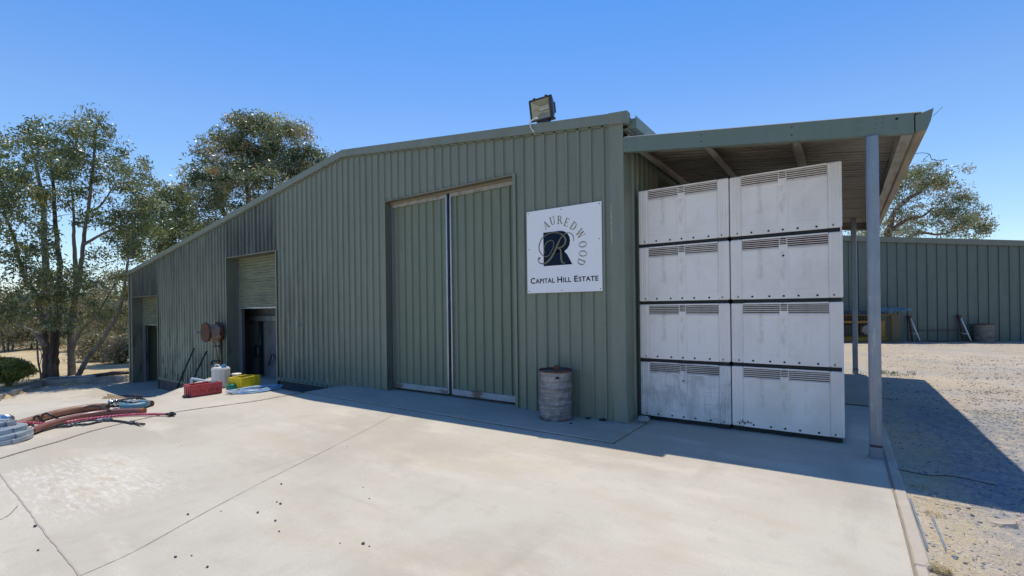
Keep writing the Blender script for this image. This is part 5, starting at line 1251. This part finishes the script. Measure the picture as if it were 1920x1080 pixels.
# dense tree behind the roof
D4 = 28.0; g4 = at(485, 600, D4)
tree('round_gum_tree', 'dense rounded dark tree rising behind the sloping shed roof', 'tree', (g4.x, g4.y, -1),
    [(ps([(480, 610), (478, 520), (470, 420), (462, 340), (448, 260)], D4), .35, .05, m_bark, 'trunk'), (ps([(480, 520), (500, 420), (510, 330), (520, 250)], D4), .22, .05, m_bark, 'limb'), (ps([(478, 500), (430, 420), (400, 350), (385, 300)], D4), .2, .05, m_bark, 'limb'), (ps([(485, 480), (540, 400), (565, 330)], D4), .2, .05, m_bark, 'limb')],
    [pb(480, 265, D4, 58, 50, 70), pb(430, 300, D4, 58, 50, 60), pb(545, 280, D4, 50, 55, 60), pb(385, 360, D4, 45, 60, 56), pb(470, 350, D4-1, 80, 60, 70), pb(580, 320, D4, 40, 45, 36), pb(380, 420, D4-1, 50, 40, 40), pb(540, 350, D4-1, 70, 50, 50), pb(478, 236, D4, 30, 18, 14)],
    LEAF2, 9, leaves=70, lsize=.17, csize=.36, probs=[.42, .30, .13, .15], limbm=m_bark)
D4b = 24.0; g5 = at(315, 640, D4b)
tree('gum_tree', 'olive leafed gum tree standing just behind the low end of the shed', 'tree', (g5.x, g5.y, -1),
    [(ps([(315, 650), (318, 560), (312, 480), (305, 420), (300, 380)], D4b), .2, .05, m_bark, 'trunk')],
    [pb(310, 410, D4b, 45, 45, 60), pb(350, 450, D4b, 50, 35, 44), pb(275, 455, D4b, 40, 38, 40), pb(330, 370, D4b, 30, 22, 14)],
    LEAF, 10, leaves=64, lsize=.15, csize=.3, probs=[.4, .3, .2, .1])
# tree beyond the far shed
D5 = 40.0; g6 = at(1650, 600, D5)
tree('spreading_gum_tree', 'spreading airy gum tree showing above the far green shed', 'tree', (g6.x, g6.y, 0),
    [(ps([(1655, 600), (1660, 500), (1672, 410), (1700, 375), (1725, 360), (1755, 335)], D5), .38, .06, m_redlimb, 'trunk'), (ps([(1660, 440), (1700, 412), (1730, 405), (1750, 390)], D5), .2, .05, m_redlimb, 'limb'), (ps([(1660, 470), (1720, 438), (1760, 440), (1800, 430)], D5), .16, .05, m_redlimb, 'limb')],
    [pb(1700, 345, D5, 38, 30, 30), pb(1750, 330, D5, 48, 24, 34), pb(1720, 385, D5, 60, 30, 26), pb(1790, 395, D5, 42, 34, 34), pb(1825, 425, D5, 28, 22, 22), pb(1760, 420, D5, 60, 26, 34), pb(1680, 420, D5, 40, 34, 22), pb(1610, 425, D5, 40, 30, 26), pb(1785, 350, D5, 20, 20, 6)],
    LEAF2, 12, leaves=60, lsize=.2, csize=.42, probs=[.28, .42, .16, .14], mbark=m_redlimb)
# scrub behind
SC = [(215, 620, 27, 44, 60, 60, 'tangled grey-brown scrub tree close to the shed corner'), (165, 600, 33, 40, 55, 40, 'thin olive scrub tree seen between the gum trunks'), (70, 610, 36, 45, 50, 46, 'olive scrub tree standing behind the thickest gum trunk'),
      (15, 600, 34, 42, 50, 44, 'scraggly scrub tree at the left edge behind the bush'), (120, 560, 44, 60, 55, 44, 'distant scrub tree filling the gap above the low wall'), (235, 560, 38, 40, 60, 40, 'tall bare-twigged scrub tree just left of the shed'), (185, 655, 24, 30, 24, 26, 'low scrubby bush in front of the scrub trees'), (228, 665, 23, 18, 28, 26, 'low olive bush growing beside the shed corner')]
for i, (u, v, D, ru, rv, n, lab) in enumerate(SC):
    c = at(u, v, D); s_ = D/F; gz_ = -1.0
    st_ = []
    for k in range(3):
        du = (k-1)*ru*.5; st_.append((ps([(u+du*.3, v+rv*1.3), (u+du*.6, v+rv*.5), (u+du, v-rv*.3), (u+du*1.3, v-rv*.7)], D), .08, .02, m_limb, 'trunk'))
    tree('scrub_tree' if i < 6 else 'scrub_bush', lab, 'tree' if i < 6 else 'bush', (c.x, c.y, gz_), st_, [pb(u, v, D, ru*1.15, rv, int(n*1.6)), pb(u+rnd.uniform(-10, 10), v-rv*.5, D, ru*.7, rv*.5, n//2)], SCRUB, 40+i, leaves=75, lsize=.15 if D > 30 else .11, csize=.34, probs=[.32, .26, .22, .20], mbark=m_limb, twig=.012)
# round green bush
D7 = 15.8; c7 = at(20, 722, D7)
tree('round_bush', 'bright green rounded bush on the dry grass at the left edge', 'bush', (c7.x, c7.y, -.9),
    [(ps([(16, 724), (20, 705), (30, 690)], D7), .03, .01, m_limb, 'stem'), (ps([(12, 724), (8, 705), (-5, 690)], D7), .03, .01, m_limb, 'stem'), (ps([(18, 724), (32, 708), (46, 698)], D7), .025, .01, m_limb, 'stem')],
    [pb(14, 692, D7, 38, 21, 100, .6), pb(-8, 688, D7, 30, 18, 50, .6), pb(40, 694, D7, 20, 14, 34, .35), pb(12, 684, D7, 24, 12, 24, .4), pb(12, 708, D7, 24, 9, 24, .4)], BUSH, 60, leaves=75, lsize=.06, csize=.085, probs=[.5, .3, .2], droop=-.5, wid=.35, mbark=m_limb, twig=.006, crown='foliage')
t = thing('sapling', 'thin bare sapling stem left of the thickest gum trunk', 'sapling', tuple(at(76, 722, 17.0)))
b = MB(); b.tube(smoothpath(ps([(77, 722), (76, 700), (72, 680), (70, 655)], 17.0)), [.03]*19, 6); b.tube(smoothpath(ps([(73, 690), (78, 670), (76, 655)], 17.0)), .012, 5); b.build('stem', m_limb, t, smooth=True)

# far-off scrub that reads as one mass
rs = np.random.RandomState(77); cs = []
for _ in range(620):
    u = rs.uniform(-160, 262); D = rs.uniform(34, 62); v = rs.uniform(556, 648 - D*.2) + 10*math.sin(u*.06); cs.append(at(u, v, D))
C = np.concatenate([np.array(tuple(c)) + np.clip(rs.normal(size=(60, 3)), -1.8, 1.8)*np.array([.7, .7, .45]) for c in cs])
hold = bpy.data.objects.new('tmp', None); leafo = leaf_mesh('scrub_thicket', C, SCRUB, rs.choice(4, size=len(C), p=[.3, .3, .28, .12]), hold, .26, rs, .2, .3)
leafo.parent = None; bpy.data.objects.remove(hold)
tag(leafo, 'far olive-brown scrub thicket closing the view behind the gum trees', 'scrub', kind='stuff')
